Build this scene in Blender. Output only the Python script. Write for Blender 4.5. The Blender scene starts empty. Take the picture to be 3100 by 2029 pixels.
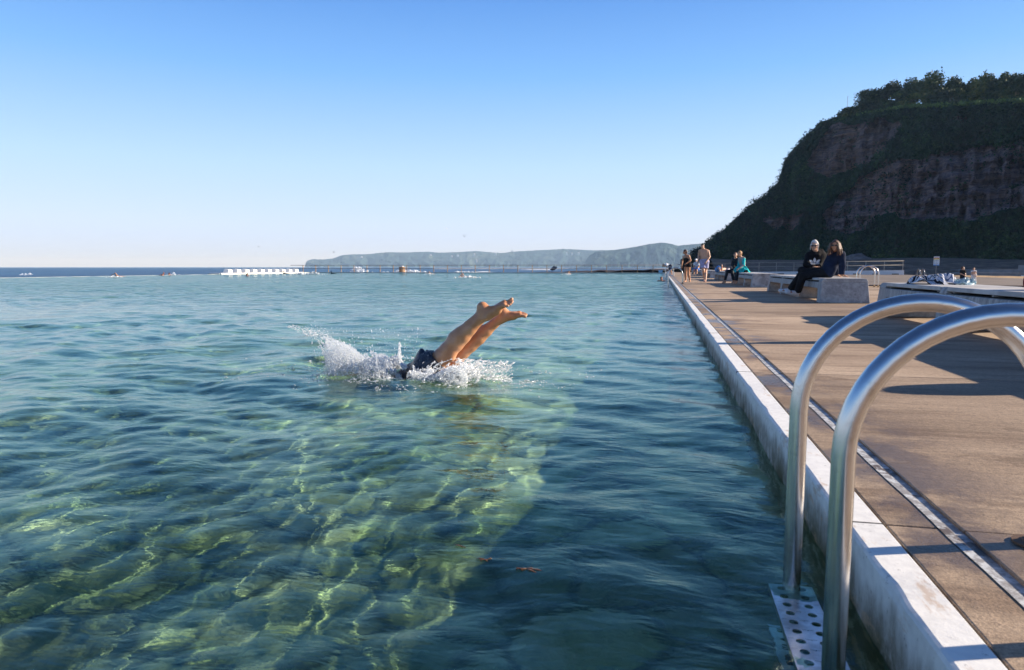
import bpy, bmesh, math, random
import numpy as np
from mathutils import Vector, Matrix, Euler
R = math.radians
sc = bpy.context.scene
COL = sc.collection
rng = np.random.default_rng(7)
random.seed(7)

# ------------------------------------------------------------------ camera
EYE = 0.73                      # height of the lens over the deck (deck is z = 0)
WATER = -0.19                   # still water level of the pool
PITCH, YAW = R(5.678), R(12.30)
FPX = 2067.0                    # focal length in photograph pixels
cam = bpy.data.cameras.new('camera'); camo = bpy.data.objects.new('camera', cam); COL.objects.link(camo)
camo.location = (0, 0, EYE); camo.rotation_euler = (R(90) - PITCH, 0, YAW)
cam.sensor_width = 36.0; cam.lens = 36.0 * FPX / 3100.0
cam.clip_start = 0.05; cam.clip_end = 40000
cam.dof.use_dof = True; cam.dof.focus_distance = 6.5; cam.dof.aperture_fstop = 7.0
sc.camera = camo
_F = Vector((-math.sin(YAW) * math.cos(PITCH), math.cos(YAW) * math.cos(PITCH), -math.sin(PITCH)))
_Rt = Vector((math.cos(YAW), math.sin(YAW), 0)); _U = _Rt.cross(_F)
def ray(px, py):
    return _F + _Rt * ((px - 1550.0) / FPX) - _U * ((py - 1014.5) / FPX)
def at(px, py, z=0.0):          # where a line of sight meets the level z
    d = ray(px, py); t = (z - EYE) / d.z
    return Vector((d.x * t, d.y * t, z))
def atd(px, py, dep):           # point on a line of sight at a distance measured along the view
    d = ray(px, py) * dep
    return Vector((d.x, d.y, d.z + EYE))
def aty(px, py, Y):             # point on a line of sight at a world Y
    d = ray(px, py); t = Y / d.y
    return Vector((d.x * t, Y, d.z * t + EYE))

# ------------------------------------------------------------------ tagging and mesh helpers
def tag(o, label=None, cat=None, group=None, kind=None):
    if label: o['label'] = label
    if cat: o['category'] = cat
    if group: o['group'] = group
    if kind: o['kind'] = kind
    return o
def empty(name, loc=(0, 0, 0), rz=0.0):
    o = bpy.data.objects.new(name, None); COL.objects.link(o)
    o.location = loc; o.rotation_euler = (0, 0, rz); o.empty_display_size = 0.1
    return o
def mesh_obj(name, verts, faces, mat=None, parent=None, smooth=False):
    me = bpy.data.meshes.new(name)
    V = np.asarray(verts, dtype=np.float32).reshape(-1, 3)
    if isinstance(faces, np.ndarray):
        n = faces.shape[1]; m = faces.shape[0]
        me.vertices.add(len(V)); me.vertices.foreach_set('co', V.ravel())
        me.loops.add(n * m); me.loops.foreach_set('vertex_index', faces.astype(np.int32).ravel())
        me.polygons.add(m); me.polygons.foreach_set('loop_start', np.arange(0, n * m, n, dtype=np.int32))
        try: me.polygons.foreach_set('loop_total', np.full(m, n, dtype=np.int32))
        except Exception: pass
        me.update(calc_edges=True); me.validate()
    else:
        me.from_pydata([tuple(map(float, v)) for v in V], [], [tuple(map(int, f)) for f in faces]); me.update()
    if smooth: me.polygons.foreach_set('use_smooth', [True] * len(me.polygons))
    if mat: me.materials.append(mat)
    o = bpy.data.objects.new(name, me); COL.objects.link(o)
    if parent: o.parent = parent
    return o
class MB:                       # collects shapes that together are one part
    def __init__(s): s.v = []; s.f = []; s.n = 0
    def add(s, v, f):
        s.v.extend([tuple(x) for x in v]); s.f.extend([tuple(i + s.n for i in q) for q in f]); s.n += len(v); return s
    def box(s, x0, x1, y0, y1, z0, z1, M=None):
        v = [Vector(p) for p in ((x0,y0,z0),(x1,y0,z0),(x1,y1,z0),(x0,y1,z0),(x0,y0,z1),(x1,y0,z1),(x1,y1,z1),(x0,y1,z1))]
        if M is not None: v = [M @ p for p in v]
        return s.add(v, [(0,3,2,1),(4,5,6,7),(0,1,5,4),(1,2,6,5),(2,3,7,6),(3,0,4,7)])
    def prism(s, poly, a, b, axis='y'):          # polygon of (u, w) pulled from a to b
        n = len(poly); v = []
        for t in (a, b):
            for (u, w) in poly:
                v.append({'y': (u, t, w), 'x': (t, u, w), 'z': (u, w, t)}[axis])
        f = [tuple(range(n))[::-1], tuple(range(n, 2 * n))]
        f += [(i, (i + 1) % n, (i + 1) % n + n, i + n) for i in range(n)]
        return s.add(v, f)
    def tube(s, pts, r, seg=10, cap=True):
        pts = [Vector(p) for p in pts]; n = len(pts)
        rr = r if isinstance(r, (list, tuple)) else [r] * n
        t0 = (pts[1] - pts[0]).normalized()
        up = Vector((0, 0, 1)) if abs(t0.z) < 0.9 else Vector((1, 0, 0))
        a = t0.cross(up).normalized(); v = []
        for i, p in enumerate(pts):
            t = (pts[min(i + 1, n - 1)] - pts[max(i - 1, 0)]).normalized()
            a = (a - t * a.dot(t)).normalized(); b = t.cross(a)
            for k in range(seg):
                c = 2 * math.pi * k / seg
                v.append(p + (a * math.cos(c) + b * math.sin(c)) * rr[i])
        f = [(i * seg + k, i * seg + (k + 1) % seg, (i + 1) * seg + (k + 1) % seg, (i + 1) * seg + k) for i in range(n - 1) for k in range(seg)]
        if cap: f += [tuple(range(seg))[::-1], tuple((n - 1) * seg + k for k in range(seg))]
        return s.add(v, f)
    def lathe(s, prof, seg=24, c=(0, 0, 0)):
        v = [(c[0] + r * math.cos(2 * math.pi * k / seg), c[1] + r * math.sin(2 * math.pi * k / seg), c[2] + z) for (r, z) in prof for k in range(seg)]
        n = len(prof)
        f = [(i * seg + k, i * seg + (k + 1) % seg, (i + 1) * seg + (k + 1) % seg, (i + 1) * seg + k) for i in range(n - 1) for k in range(seg)]
        f += [tuple(range(seg))[::-1], tuple((n - 1) * seg + k for k in range(seg))]
        return s.add(v, f)
    def blob(s, c, r, seg=6, M=None):            # small faceted ball
        v = []; f = []; rings = max(3, seg // 2)
        for i in range(1, rings):
            a = math.pi * i / rings
            for k in range(seg):
                b = 2 * math.pi * k / seg
                v.append(Vector((math.sin(a) * math.cos(b), math.sin(a) * math.sin(b), math.cos(a))))
        v.append(Vector((0, 0, 1))); v.append(Vector((0, 0, -1)))
        rv = Vector(r) if hasattr(r, '__len__') else Vector((r, r, r))
        out = []
        for p in v:
            q = Vector((p.x * rv.x, p.y * rv.y, p.z * rv.z))
            if M is not None: q = M @ q
            out.append(q + Vector(c))
        for i in range(rings - 2):
            for k in range(seg):
                f.append((i * seg + k, (i + 1) * seg + k, (i + 1) * seg + (k + 1) % seg, i * seg + (k + 1) % seg))
        T = len(v) - 2; B = len(v) - 1
        for k in range(seg):
            f.append((T, k, (k + 1) % seg)); f.append((B, (rings - 2) * seg + (k + 1) % seg, (rings - 2) * seg + k))
        return s.add(out, f)
    def build(s, name, mat, parent=None, smooth=False, bevel=0.0):
        o = mesh_obj(name, s.v, s.f, mat, parent, smooth)
        if bevel:
            m = o.modifiers.new('bevel', 'BEVEL'); m.width = bevel; m.segments = 2; m.limit_method = 'ANGLE'
        return o

# numpy value noise / fbm
_perm = np.random.default_rng(11).random((64, 64, 64)).astype(np.float32)
def vnoise(x, y, z=0.0):
    x, y, z = np.broadcast_arrays(np.asarray(x, float), np.asarray(y, float), np.asarray(z, float))
    xi = np.floor(x).astype(int); yi = np.floor(y).astype(int); zi = np.floor(z).astype(int)
    fx = x - xi; fy = y - yi; fz = z - zi
    fx = fx*fx*(3-2*fx); fy = fy*fy*(3-2*fy); fz = fz*fz*(3-2*fz)
    g = lambda a, b, c: _perm[(xi + a) & 63, (yi + b) & 63, (zi + c) & 63]
    r = 0
    for a in (0, 1):
        for b in (0, 1):
            for c in (0, 1):
                r = r + g(a, b, c) * (fx if a else 1-fx) * (fy if b else 1-fy) * (fz if c else 1-fz)
    return r * 2 - 1
def fbm(x, y, z=0.0, oct=4, gain=0.5):
    a = 1.0; r = 0; f = 1.0
    for i in range(oct):
        r = r + a * vnoise(x * f + 17.3 * i, y * f + 5.1 * i, np.asarray(z) * f + 9.7 * i); a *= gain; f *= 2.03
    return r

# ------------------------------------------------------------------ material helper
def _s(c): return tuple((x / 12.92) if x <= 0.04045 else ((x + 0.055) / 1.055) ** 2.4 for x in c)
class NT:
    def __init__(s, name):
        s.m = bpy.data.materials.new(name); s.m.use_nodes = True; s.t = s.m.node_tree; s.t.nodes.clear()
        s.out = s.n('ShaderNodeOutputMaterial')
    def n(s, typ, **kw):
        o = s.t.nodes.new(typ)
        for k, v in kw.items(): setattr(o, k, v)
        return o
    def l(s, a, b): s.t.links.new(a, b)
    def set(s, node, key, v):
        if isinstance(v, bpy.types.NodeSocket): s.l(v, node.inputs[key])
        elif v is not None:
            if isinstance(v, (tuple, list)) and len(v) == 3 and node.inputs[key].type == 'RGBA': v = (*v, 1)
            node.inputs[key].default_value = v
    def coord(s, scale=(1, 1, 1), kind='Object', rot=(0, 0, 0)):
        c = s.n('ShaderNodeTexCoord'); m = s.n('ShaderNodeMapping')
        m.inputs['Scale'].default_value = scale; m.inputs['Rotation'].default_value = rot
        s.l(c.outputs[kind], m.inputs['Vector']); return m.outputs[0]
    def pos(s, scale=(1, 1, 1), rot=(0, 0, 0)):
        c = s.n('ShaderNodeNewGeometry'); m = s.n('ShaderNodeMapping')
        m.inputs['Scale'].default_value = scale; m.inputs['Rotation'].default_value = rot
        s.l(c.outputs['Position'], m.inputs['Vector']); return m.outputs[0]
    def noise(s, vec, scale, detail=4, rough=0.55, dist=0.0):
        o = s.n('ShaderNodeTexNoise'); s.l(vec, o.inputs['Vector']); o.inputs['Scale'].default_value = scale
        o.inputs['Detail'].default_value = detail; o.inputs['Roughness'].default_value = rough; o.inputs['Distortion'].default_value = dist
        return o.outputs['Fac']
    def voro(s, vec, scale, feature='F1', out='Distance', rnd=1.0):
        o = s.n('ShaderNodeTexVoronoi', feature=feature); s.l(vec, o.inputs['Vector']); o.inputs['Scale'].default_value = scale
        o.inputs['Randomness'].default_value = rnd
        return o.outputs[out]
    def ramp(s, fac, stops):
        o = s.n('ShaderNodeValToRGB'); s.l(fac, o.inputs[0]); e = o.color_ramp.elements
        while len(e) < len(stops): e.new(0.5)
        for i, (p, c) in enumerate(stops):
            e[i].position = p; e[i].color = (*c, 1) if len(c) == 3 else c
        return o.outputs[0]
    def step(s, fac, a, b, lo=0.0, hi=1.0):
        o = s.n('ShaderNodeMapRange'); o.interpolation_type = 'SMOOTHSTEP'; s.l(fac, o.inputs[0])
        for i, v in enumerate((a, b, lo, hi)): o.inputs[i + 1].default_value = v
        return o.outputs[0]
    def math(s, op, a, b=None, clamp=False):
        o = s.n('ShaderNodeMath', operation=op); o.use_clamp = clamp; s.set(o, 0, a)
        if b is not None: s.set(o, 1, b)
        return o.outputs[0]
    def mix(s, fac, a, b, blend='MIX'):
        o = s.n('ShaderNodeMix', data_type='RGBA', blend_type=blend)
        s.set(o, 0, fac); s.set(o, 6, a); s.set(o, 7, b); return o.outputs[2]
    def bump(s, h, strength=0.3, dist=0.01, normal=None):
        o = s.n('ShaderNodeBump'); o.inputs['Strength'].default_value = strength; o.inputs['Distance'].default_value = dist
        s.l(h, o.inputs['Height'])
        if normal is not None: s.l(normal, o.inputs['Normal'])
        return o.outputs[0]
    def sepz(s, vec, axis=2):
        o = s.n('ShaderNodeSeparateXYZ'); s.l(vec, o.inputs[0]); return o.outputs[axis]
    def bsdf(s, color, rough=0.6, metal=0.0, normal=None, spec=0.5, **kw):
        o = s.n('ShaderNodeBsdfPrincipled'); s.set(o, 'Base Color', color); s.set(o, 'Roughness', rough); s.set(o, 'Metallic', metal)
        s.set(o, 'Specular IOR Level', spec)
        if normal is not None: s.l(normal, o.inputs['Normal'])
        for k, v in kw.items(): s.set(o, k.replace('_', ' '), v)
        s.l(o.outputs[0], s.out.inputs[0]); return s.m
_MC = {}
def plain(name, col, rough=0.6, metal=0.0, var=0.25, scale=8.0, bump=0.0, spec=0.4, **kw):
    """colour with uneven wear; colours are linear"""
    if name in _MC: return _MC[name]
    t = NT(name); v = t.coord(); n = t.noise(v, scale, 5)
    c = t.mix(t.step(n, 0.3, 0.7), tuple(x * (1 - var) for x in col), tuple(min(1, x * (1 + var)) for x in col))
    nm = t.bump(t.noise(v, scale * 6, 3), bump, 0.01) if bump else None
    _MC[name] = t.bsdf(c, rough, metal, nm, spec, **kw); return _MC[name]

# ------------------------------------------------------------------ daylight
SUN_EL = R(21.0); SUN_AZ = R(18.0)          # azimuth counted from +X towards +Y
SUN = Vector((math.cos(SUN_EL) * math.cos(SUN_AZ), math.cos(SUN_EL) * math.sin(SUN_AZ), math.sin(SUN_EL)))
w = bpy.data.worlds.new('World'); sc.world = w; w.use_nodes = True
wt = w.node_tree; bg = wt.nodes['Background']; sky = wt.nodes.new('ShaderNodeTexSky')
sky.sky_type = 'NISHITA'; sky.sun_disc = False; sky.sun_elevation = SUN_EL
sky.sun_rotation = math.pi / 2 - SUN_AZ     # compass style: 0 is +Y, clockwise
sky.altitude = 0; sky.air_density = 1.0; sky.dust_density = 0.6; sky.ozone_density = 3.0
geo = wt.nodes.new('ShaderNodeTexCoord'); sep = wt.nodes.new('ShaderNodeSeparateXYZ'); wt.links.new(geo.outputs['Generated'], sep.inputs[0])
rp = wt.nodes.new('ShaderNodeValToRGB'); wt.links.new(sep.outputs[2], rp.inputs[0]); er = rp.color_ramp.elements
SKY_STOPS = [(0.0, (3.4, 3.9, 5.2)), (0.06, (3.5, 4.25, 5.8)), (0.14, (2.75, 4.0, 5.8)), (0.26, (1.20, 2.75, 5.5)), (0.40, (0.36, 1.35, 4.1)), (0.55, (0.16, 0.62, 2.1)), (0.75, (0.09, 0.34, 1.2)), (1.0, (0.07, 0.25, 0.9))]
while len(er) < len(SKY_STOPS): er.new(0.5)
for i, (p_, c_) in enumerate(SKY_STOPS): er[i].position = p_; er[i].color = (*c_, 1)
mx = wt.nodes.new('ShaderNodeMix'); mx.data_type = 'RGBA'; mx.inputs[0].default_value = 0.88      # the clear marine air of the place over the model sky
wt.links.new(sky.outputs[0], mx.inputs[6]); wt.links.new(rp.outputs[0], mx.inputs[7])
wt.links.new(mx.outputs[2], bg.inputs[0]); bg.inputs[1].default_value = 0.10
sl = bpy.data.lights.new('sun', 'SUN'); slo = bpy.data.objects.new('sun', sl); COL.objects.link(slo)
sl.energy = 5.0; sl.angle = R(0.53); sl.color = (1.0, 0.87, 0.71)
slo.rotation_euler = SUN.to_track_quat('Z', 'Y').to_euler(); slo.location = (60, 10, 30)
sc.view_settings.view_transform = 'Standard'; sc.view_settings.look = 'None'; sc.view_settings.exposure = 1.0
sc.cycles.use_denoising = True; sc.cycles.max_bounces = 10; sc.cycles.diffuse_bounces = 7; sc.cycles.transmission_bounces = 8; sc.cycles.transparent_max_bounces = 12
sc.cycles.sample_clamp_indirect = 4.0; sc.cycles.volume_bounces = 0; sc.cycles.caustics_reflective = False
# ------------------------------------------------------------------ pool water (real waves) and floor
WX0, WX1, WY0, WY1 = -54.8, 0.532, -3.0, 99.8
def grow(start, end, d0, g):
    out = [0.0]; L = abs(end - start)
    while out[-1] < L: out.append(out[-1] + d0 + g * out[-1])
    a = np.array(out); a *= L / a[-1]
    return start + a * np.sign(end - start)
SPL = aty(1240, 1145, 5.55); SPL.z = WATER      # where the diver goes in
def wave_z(X, Y, sx=0.02):
    """height of the pool surface; sx = local mesh spacing, finer waves are left out where the mesh cannot carry them"""
    r = np.random.default_rng(3); z = np.zeros_like(X)
    dwx = X + 0.5 * vnoise(X * 0.35, Y * 0.35, 3.0); dwy = Y + 0.5 * vnoise(X * 0.35, Y * 0.35, 7.0)
    env = 0.75 + 0.5 * vnoise(X * 0.25, Y * 0.25, 1.0)
    for i in range(46):
        lam = 2.6 * (0.10 / 2.6) ** (i / 45.0)
        th = R(95) + r.normal(0, 0.62) + (0.9 if i % 4 == 0 else -0.9 if i % 4 == 2 else 0)                # wind from the camera side, crests mostly across the view
        k = 2 * math.pi / lam; amp = 0.0036 * lam ** 0.88 * (0.6 + 0.8 * r.random())
        ph = r.random() * 6.283
        w_ = np.clip((lam / (3.2 * sx)) - 0.6, 0, 1)
        s_ = np.sin(k * (dwx * math.cos(th) + dwy * math.sin(th)) + ph)
        z += amp * w_ * s_
    z = z * env
    d = np.hypot(X - SPL.x, Y - SPL.y)                # rings pushed out by the dive
    z += 0.030 * np.sin(7.5 * d - 2.0) * np.exp(-d / 0.9) * (d > 0.12) * (1 + 0.5 * vnoise(X * 2, Y * 2, 5))
    z -= 0.05 * np.exp(-(d / 0.35) ** 2)
    return z
xs = grow(WX1, WX0, 0.016, 0.0055); ys = WY0 + 0 * 0
ys = np.concatenate([np.arange(WY0, 0.8, 0.08), 0.8 + grow(0, WY1 - 0.8, 0.016, 0.0055)])
XX, YY = np.meshgrid(xs, ys)
SX = np.maximum(np.gradient(xs)[None, :].__abs__() + 0 * YY, np.abs(np.gradient(ys))[:, None] + 0 * XX)
ZZ = WATER + wave_z(XX, YY, SX)
nx, ny = len(xs), len(ys)
idx = np.arange(nx * ny).reshape(ny, nx)
F = np.stack([idx[:-1, :-1], idx[1:, :-1], idx[1:, 1:], idx[:-1, 1:]], -1).reshape(-1, 4)

t = NT('pool_water')
p = t.pos()
rip = t.noise(t.pos((1.0, 2.2, 1)), 7.0, 3, 0.55, 0.6); rip2 = t.noise(t.pos((1.0, 1.9, 1)), 1.7, 4, 0.6, 0.4)
far_ = t.step(t.sepz(p, 1), 5.0, 30.0, 0.0, 0.85); bn = t.n('ShaderNodeBump'); bn.inputs['Distance'].default_value = 0.16; t.l(far_, bn.inputs['Strength']); t.l(t.noise(t.pos((1.0, 2.0, 1)), 1.5, 5, 0.62, 0.3), bn.inputs['Height'])   # open water beyond the lee of the wall is rougher
nb = t.bump(rip2, 0.22, 0.05, t.bump(rip, 0.35, 0.010, bn.outputs[0]))
g = t.n('ShaderNodeBsdfGlass'); g.inputs['IOR'].default_value = 1.333; g.inputs['Roughness'].default_value = 0.0
g.inputs['Color'].default_value = (0.76, 0.96, 0.86, 1); t.l(nb, g.inputs['Normal'])
body = t.n('ShaderNodeBsdfDiffuse'); body.inputs['Color'].default_value = (0.014, 0.20, 0.235, 1)
lw = t.n('ShaderNodeLayerWeight'); lw.inputs['Blend'].default_value = 0.5; 
fac = t.step(lw.outputs['Facing'], 0.75, 0.98, 0.0, 0.66)
ms = t.n('ShaderNodeMixShader'); t.l(fac, ms.inputs[0])
g2 = t.n('ShaderNodeBsdfGlossy'); g2.inputs['Roughness'].default_value = 0.03; t.l(nb, g2.inputs['Normal'])
fr = t.n('ShaderNodeFresnel'); fr.inputs['IOR'].default_value = 1.333; t.l(nb, fr.inputs['Normal'])
bm = t.n('ShaderNodeMixShader'); t.l(fr.outputs[0], bm.inputs[0]); t.l(body.outputs[0], bm.inputs[1]); t.l(g2.outputs[0], bm.inputs[2])
t.l(g.outputs[0], ms.inputs[1]); t.l(bm.outputs[0], ms.inputs[2]); t.l(ms.outputs[0], t.out.inputs[0])
MW = t.m
pw = mesh_obj('pool_water', np.stack([XX.ravel(), YY.ravel(), ZZ.ravel()], -1), F, MW, smooth=True); tag(pw, kind='structure')
pw.data.polygons.foreach_set('use_smooth', [True] * len(pw.data.polygons))
pw.cycles.is_caustics_caster = True; sl.cycles.is_caustics_light = True

# rocky floor under the water
fx = grow(WX1, WX0, 0.05, 0.010); fy = np.concatenate([np.arange(WY0, 0.5, 0.15), 0.5 + grow(0, WY1 - 0.5, 0.05, 0.010)])
FX, FY = np.meshgrid(fx, fy); n1 = fbm(FX * 0.7, FY * 0.7, 2.0, 4); n2 = np.abs(fbm(FX * 2.1, FY * 2.1, 4.0, 4))
DEP = np.clip(0.46 + 0.030 * np.maximum(0, -1.3 - FX), 0, 0.8)          # the bottom shelves away from the wall
FZ = WATER - DEP + (0.05 * n1 - 0.07 * n2) * np.clip(DEP * 1.2, 0.4, 1)
i2 = np.arange(FX.size).reshape(FX.shape)
FF = np.stack([i2[:-1, :-1], i2[1:, :-1], i2[1:, 1:], i2[:-1, 1:]], -1).reshape(-1, 4)
t = NT('pool_floor'); v = t.pos()
a = t.noise(v, 1.6, 6, 0.62, 0.5); b = t.noise(v, 0.55, 4, 0.6); vo = t.voro(v, 1.3, 'DISTANCE_TO_EDGE')
c = t.ramp(a, [(0.28, (0.03, 0.06, 0.035)), (0.40, (0.20, 0.25, 0.12)), (0.50, (0.52, 0.52, 0.28)), (0.66, (0.74, 0.69, 0.50))])
cell = t.n('ShaderNodeSeparateColor'); wv = t.n('ShaderNodeMix', data_type='VECTOR'); wv.inputs[0].default_value = 0.12; t.l(v, wv.inputs[4]); nv = t.n('ShaderNodeTexNoise'); nv.inputs['Scale'].default_value = 2.0; t.l(v, nv.inputs['Vector']); t.l(nv.outputs['Color'], wv.inputs[5])
vs_ = t.voro(wv.outputs[1], 2.6, 'F1', 'Color'); t.l(vs_, cell.inputs[0]); c = t.mix(1.0, c, t.ramp(cell.outputs[0], [(0.0, (0.62, 0.62, 0.60)), (0.5, (1.0, 1.0, 0.95)), (1.0, (1.18, 1.15, 1.05))]), 'MULTIPLY')
ve_ = t.voro(wv.outputs[1], 2.6, 'DISTANCE_TO_EDGE'); c = t.mix(t.step(ve_, 0.0, 0.07, 0.75, 0.0), c, (0.05, 0.07, 0.04))
c = t.mix(t.step(b, 0.40, 0.54, 0.45, 0.0), c, (0.06, 0.10, 0.055))
MF = t.bsdf(c, 0.9, normal=t.bump(t.noise(v, 9, 4), 0.6, 0.05))
fl = mesh_obj('pool_floor', np.stack([FX.ravel(), FY.ravel(), FZ.ravel()], -1), FF, MF, smooth=True); tag(fl, kind='structure')
fl.cycles.is_caustics_receiver = True
# ------------------------------------------------------------------ pool wall, deck, channel
def rough_strip(name, x0, x1, y0, y1, z0, z1, mat, amp=0.004, chip=0.0, kind='structure', step=0.04, ymax=14):
    """long slab with an uneven top edge; cross-section ring swept along Y"""
    ys_ = [y0]; 
    while ys_[-1] < y1: ys_.append(ys_[-1] + max(step, abs(ys_[-1]) * 0.012))
    ys_[-1] = y1; prof = [(x0, z0), (x0, z0 * 0.35 + z1 * 0.65 - 0.02), (x0, z1 - 0.030), (x0 + 0.001, z1 - 0.011), (x0 + 0.006, z1 - 0.003), (x0 + 0.014, z1), (x1 - 0.004, z1), (x1, z1 - 0.004), (x1, z0)]
    n = len(prof); V = []; Fc = []
    for j, y in enumerate(ys_):
        a1 = float(fbm(0.3, y * 2.2, 1.0, 4)); a2 = float(fbm(4.3, y * 9.0, 1.0, 3)); c_ = max(0.0, float(fbm(8.1, y * 3.0, 2.0, 3)) - 0.45)
        for i, (x, z) in enumerate(prof):
            dx = dz = 0
            if i in (1, 2, 3, 4, 5): dx = amp * (a1 * 1.4 + 0.5 * a2) + chip * c_ * (0.5 if i < 3 else 1)
            if i in (3, 4, 5): dz = -abs(amp * 0.8 * a2) - chip * c_ * 0.3
            V.append((x + dx, y, z + dz))
        if j:
            for i in range(n - 1):
                Fc.append(((j - 1) * n + i, j * n + i, j * n + i + 1, (j - 1) * n + i + 1))
    o = mesh_obj(name, V, Fc, mat, None, False); tag(o, kind=kind); return o
t = NT('pool_wall_paint'); v = t.pos()
z = t.sepz(v); st = t.noise(t.pos((2, 2, 0.6)), 3.0, 6, 0.65); stv = t.noise(t.pos((4, 4, 2.2)), 6.0, 6, 0.7)
wz = t.math('ADD', z, t.math('MULTIPLY', t.math('SUBTRACT', st, 0.5), 0.20))
wht = t.mix(t.step(t.noise(v, 26, 5), 0.35, 0.7), (0.84, 0.83, 0.79), (0.74, 0.73, 0.70))
gry = t.mix(t.step(stv, 0.35, 0.65), (0.22, 0.20, 0.165), (0.46, 0.44, 0.39))
c = t.mix(t.step(wz, -0.115, -0.035, 0.92, 0), wht, gry)
alg = t.math('MULTIPLY', t.step(wz, -0.20, -0.09, 1, 0), t.step(t.noise(v, 5, 5, 0.65), 0.40, 0.56))
c = t.mix(alg, c, (0.10, 0.09, 0.045))
rust = t.math('MULTIPLY', t.step(t.noise(t.pos((3, 1, 3)), 4, 5, 0.7), 0.56, 0.68), 0.6); c = t.mix(rust, c, (0.50, 0.33, 0.20))
dk = t.step(t.noise(t.pos((1, 1, 1)), 30, 6, 0.75), 0.61, 0.67); c = t.mix(t.math('MULTIPLY', dk, 0.6), c, (0.16, 0.15, 0.14))
MWALL = t.bsdf(c, 0.65, normal=t.bump(t.noise(v, 60, 6, 0.7), 0.3, 0.004), spec=0.3)
o = rough_strip('pool_wall', 0.53, 0.635, -3, 99.8, -1.6, 0.0, MWALL, 0.0028, 0.016); o.cycles.is_caustics_receiver = True

t = NT('deck_concrete'); v = t.pos(); vs = t.pos((0.35, 1.0, 1.0), (0, 0, R(-6)))
big = t.noise(vs, 0.55, 6, 0.62); mid = t.noise(t.pos((0.5, 2.2, 1)), 1.6, 6, 0.6); fine = t.noise(v, 170, 4, 0.6); f2 = t.noise(v, 34, 6, 0.65)
c = t.mix(t.step(big, 0.32, 0.68), (0.285, 0.205, 0.142), (0.51, 0.392, 0.285))
c = t.mix(t.math('MULTIPLY', t.step(mid, 0.50, 0.64), 0.62), c, (0.165, 0.105, 0.068))
spl = t.noise(t.pos((1.0, 1.3, 1)), 0.9, 7, 0.68, 0.4); c = t.mix(t.math('MULTIPLY', t.step(spl, 0.56, 0.62), 0.5), c, (0.15, 0.095, 0.06)); c = t.mix(t.math('MULTIPLY', t.step(t.noise(t.pos((0.6, 5, 1)), 3.1, 6, 0.75), 0.63, 0.70), 0.5), c, (0.58, 0.50, 0.42))
streak = t.noise(t.pos((0.8, 16, 1)), 2.2, 5, 0.7); c = t.mix(0.55, c, t.ramp(streak, [(0.3, (0.62, 0.60, 0.58)), (0.7, (1.30, 1.28, 1.25))]), 'MULTIPLY')
c = t.mix(0.8, c, t.ramp(fine, [(0.35, (0.62, 0.62, 0.62)), (0.65, (1.3, 1.28, 1.25))]), 'MULTIPLY')
c = t.mix(0.6, c, t.ramp(f2, [(0.35, (0.72, 0.72, 0.72)), (0.65, (1.2, 1.2, 1.2))]), 'MULTIPLY')
slab = t.n('ShaderNodeTexWhiteNoise'); slab.noise_dimensions = '1D'; t.l(t.math('FLOOR', t.math('DIVIDE', t.math('ADD', t.sepz(v, 1), 0.84), 2.91)), slab.inputs['W']); c = t.mix(0.8, c, t.ramp(slab.outputs['Value'], [(0.0, (0.78, 0.76, 0.74)), (1.0, (1.14, 1.13, 1.12))]), 'MULTIPLY')
grit = t.voro(v, 120, 'F1'); c = t.mix(t.step(grit, 0.10, 0.16, 0.5, 0.0), c, (0.10, 0.08, 0.07))
wetm = t.math('MULTIPLY', t.step(t.sepz(v, 0), 1.35, 0.75), t.step(t.noise(t.pos((1, 0.8, 1)), 1.5, 5, 0.6), 0.46, 0.60))   # splashed strip along the pool
c = t.mix(t.math('MULTIPLY', wetm, 0.72), c, (0.085, 0.058, 0.040))
rg = t.math('SUBTRACT', 0.85, t.math('MULTIPLY', wetm, 0.62))
hb = t.math('ADD', t.math('MULTIPLY', fine, 0.5), t.math('ADD', t.math('MULTIPLY', f2, 0.8), t.math('MULTIPLY', streak, 0.6)))
MDECK = t.bsdf(c, rg, normal=t.bump(hb, 0.45, 0.006), spec=0.35)
m = MB()
JT = [-3, -0.65, 2.07, 4.98, 7.89, 10.8]
while JT[-1] < 98: JT.append(JT[-1] + 2.91)
JT[-1] = 100.5
for a_, b_ in zip(JT[:-1], JT[1:]):
    g_ = 0.004
    m.box(0.641, 0.798, a_ + g_, b_ - g_, -0.3, -0.001)
o = m.build('paving_strip', MDECK, bevel=0.004); tag(o, kind='structure')
m = MB()
for i, (a_, b_) in enumerate(zip(JT[:-1], JT[1:])):
    for x0_, x1_ in ((0.842, 4.30), (4.304, 7.62)):
        m.box(x0_, x1_, a_ + 0.0025, b_ - 0.0025, -0.5, -0.001 - 0.0004 * ((i * 7) % 5))
o = m.build('deck', MDECK, bevel=0.003); tag(o, kind='structure')
MB().box(0.636, 7.60, -3, 100.4, -0.6, -0.016).build('deck_joint', plain('joint_dirt', (0.035, 0.028, 0.022), 0.95)); tag(bpy.data.objects['deck_joint'], kind='structure')
t = NT('channel_paint'); v = t.pos(); n_ = t.noise(v, 22, 6, 0.7)
c = t.mix(t.step(n_, 0.42, 0.56), (0.60, 0.61, 0.60), (0.30, 0.28, 0.26)); c = t.mix(t.step(t.noise(v, 7, 5, 0.7), 0.55, 0.62), c, (0.12, 0.09, 0.07))
MCH = t.bsdf(c, 0.5, normal=t.bump(n_, 0.5, 0.004))
m = MB()
yy = -3.0; ring = []
while yy < 100: ring.append(yy); yy += max(0.035, yy * 0.012)
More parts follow.
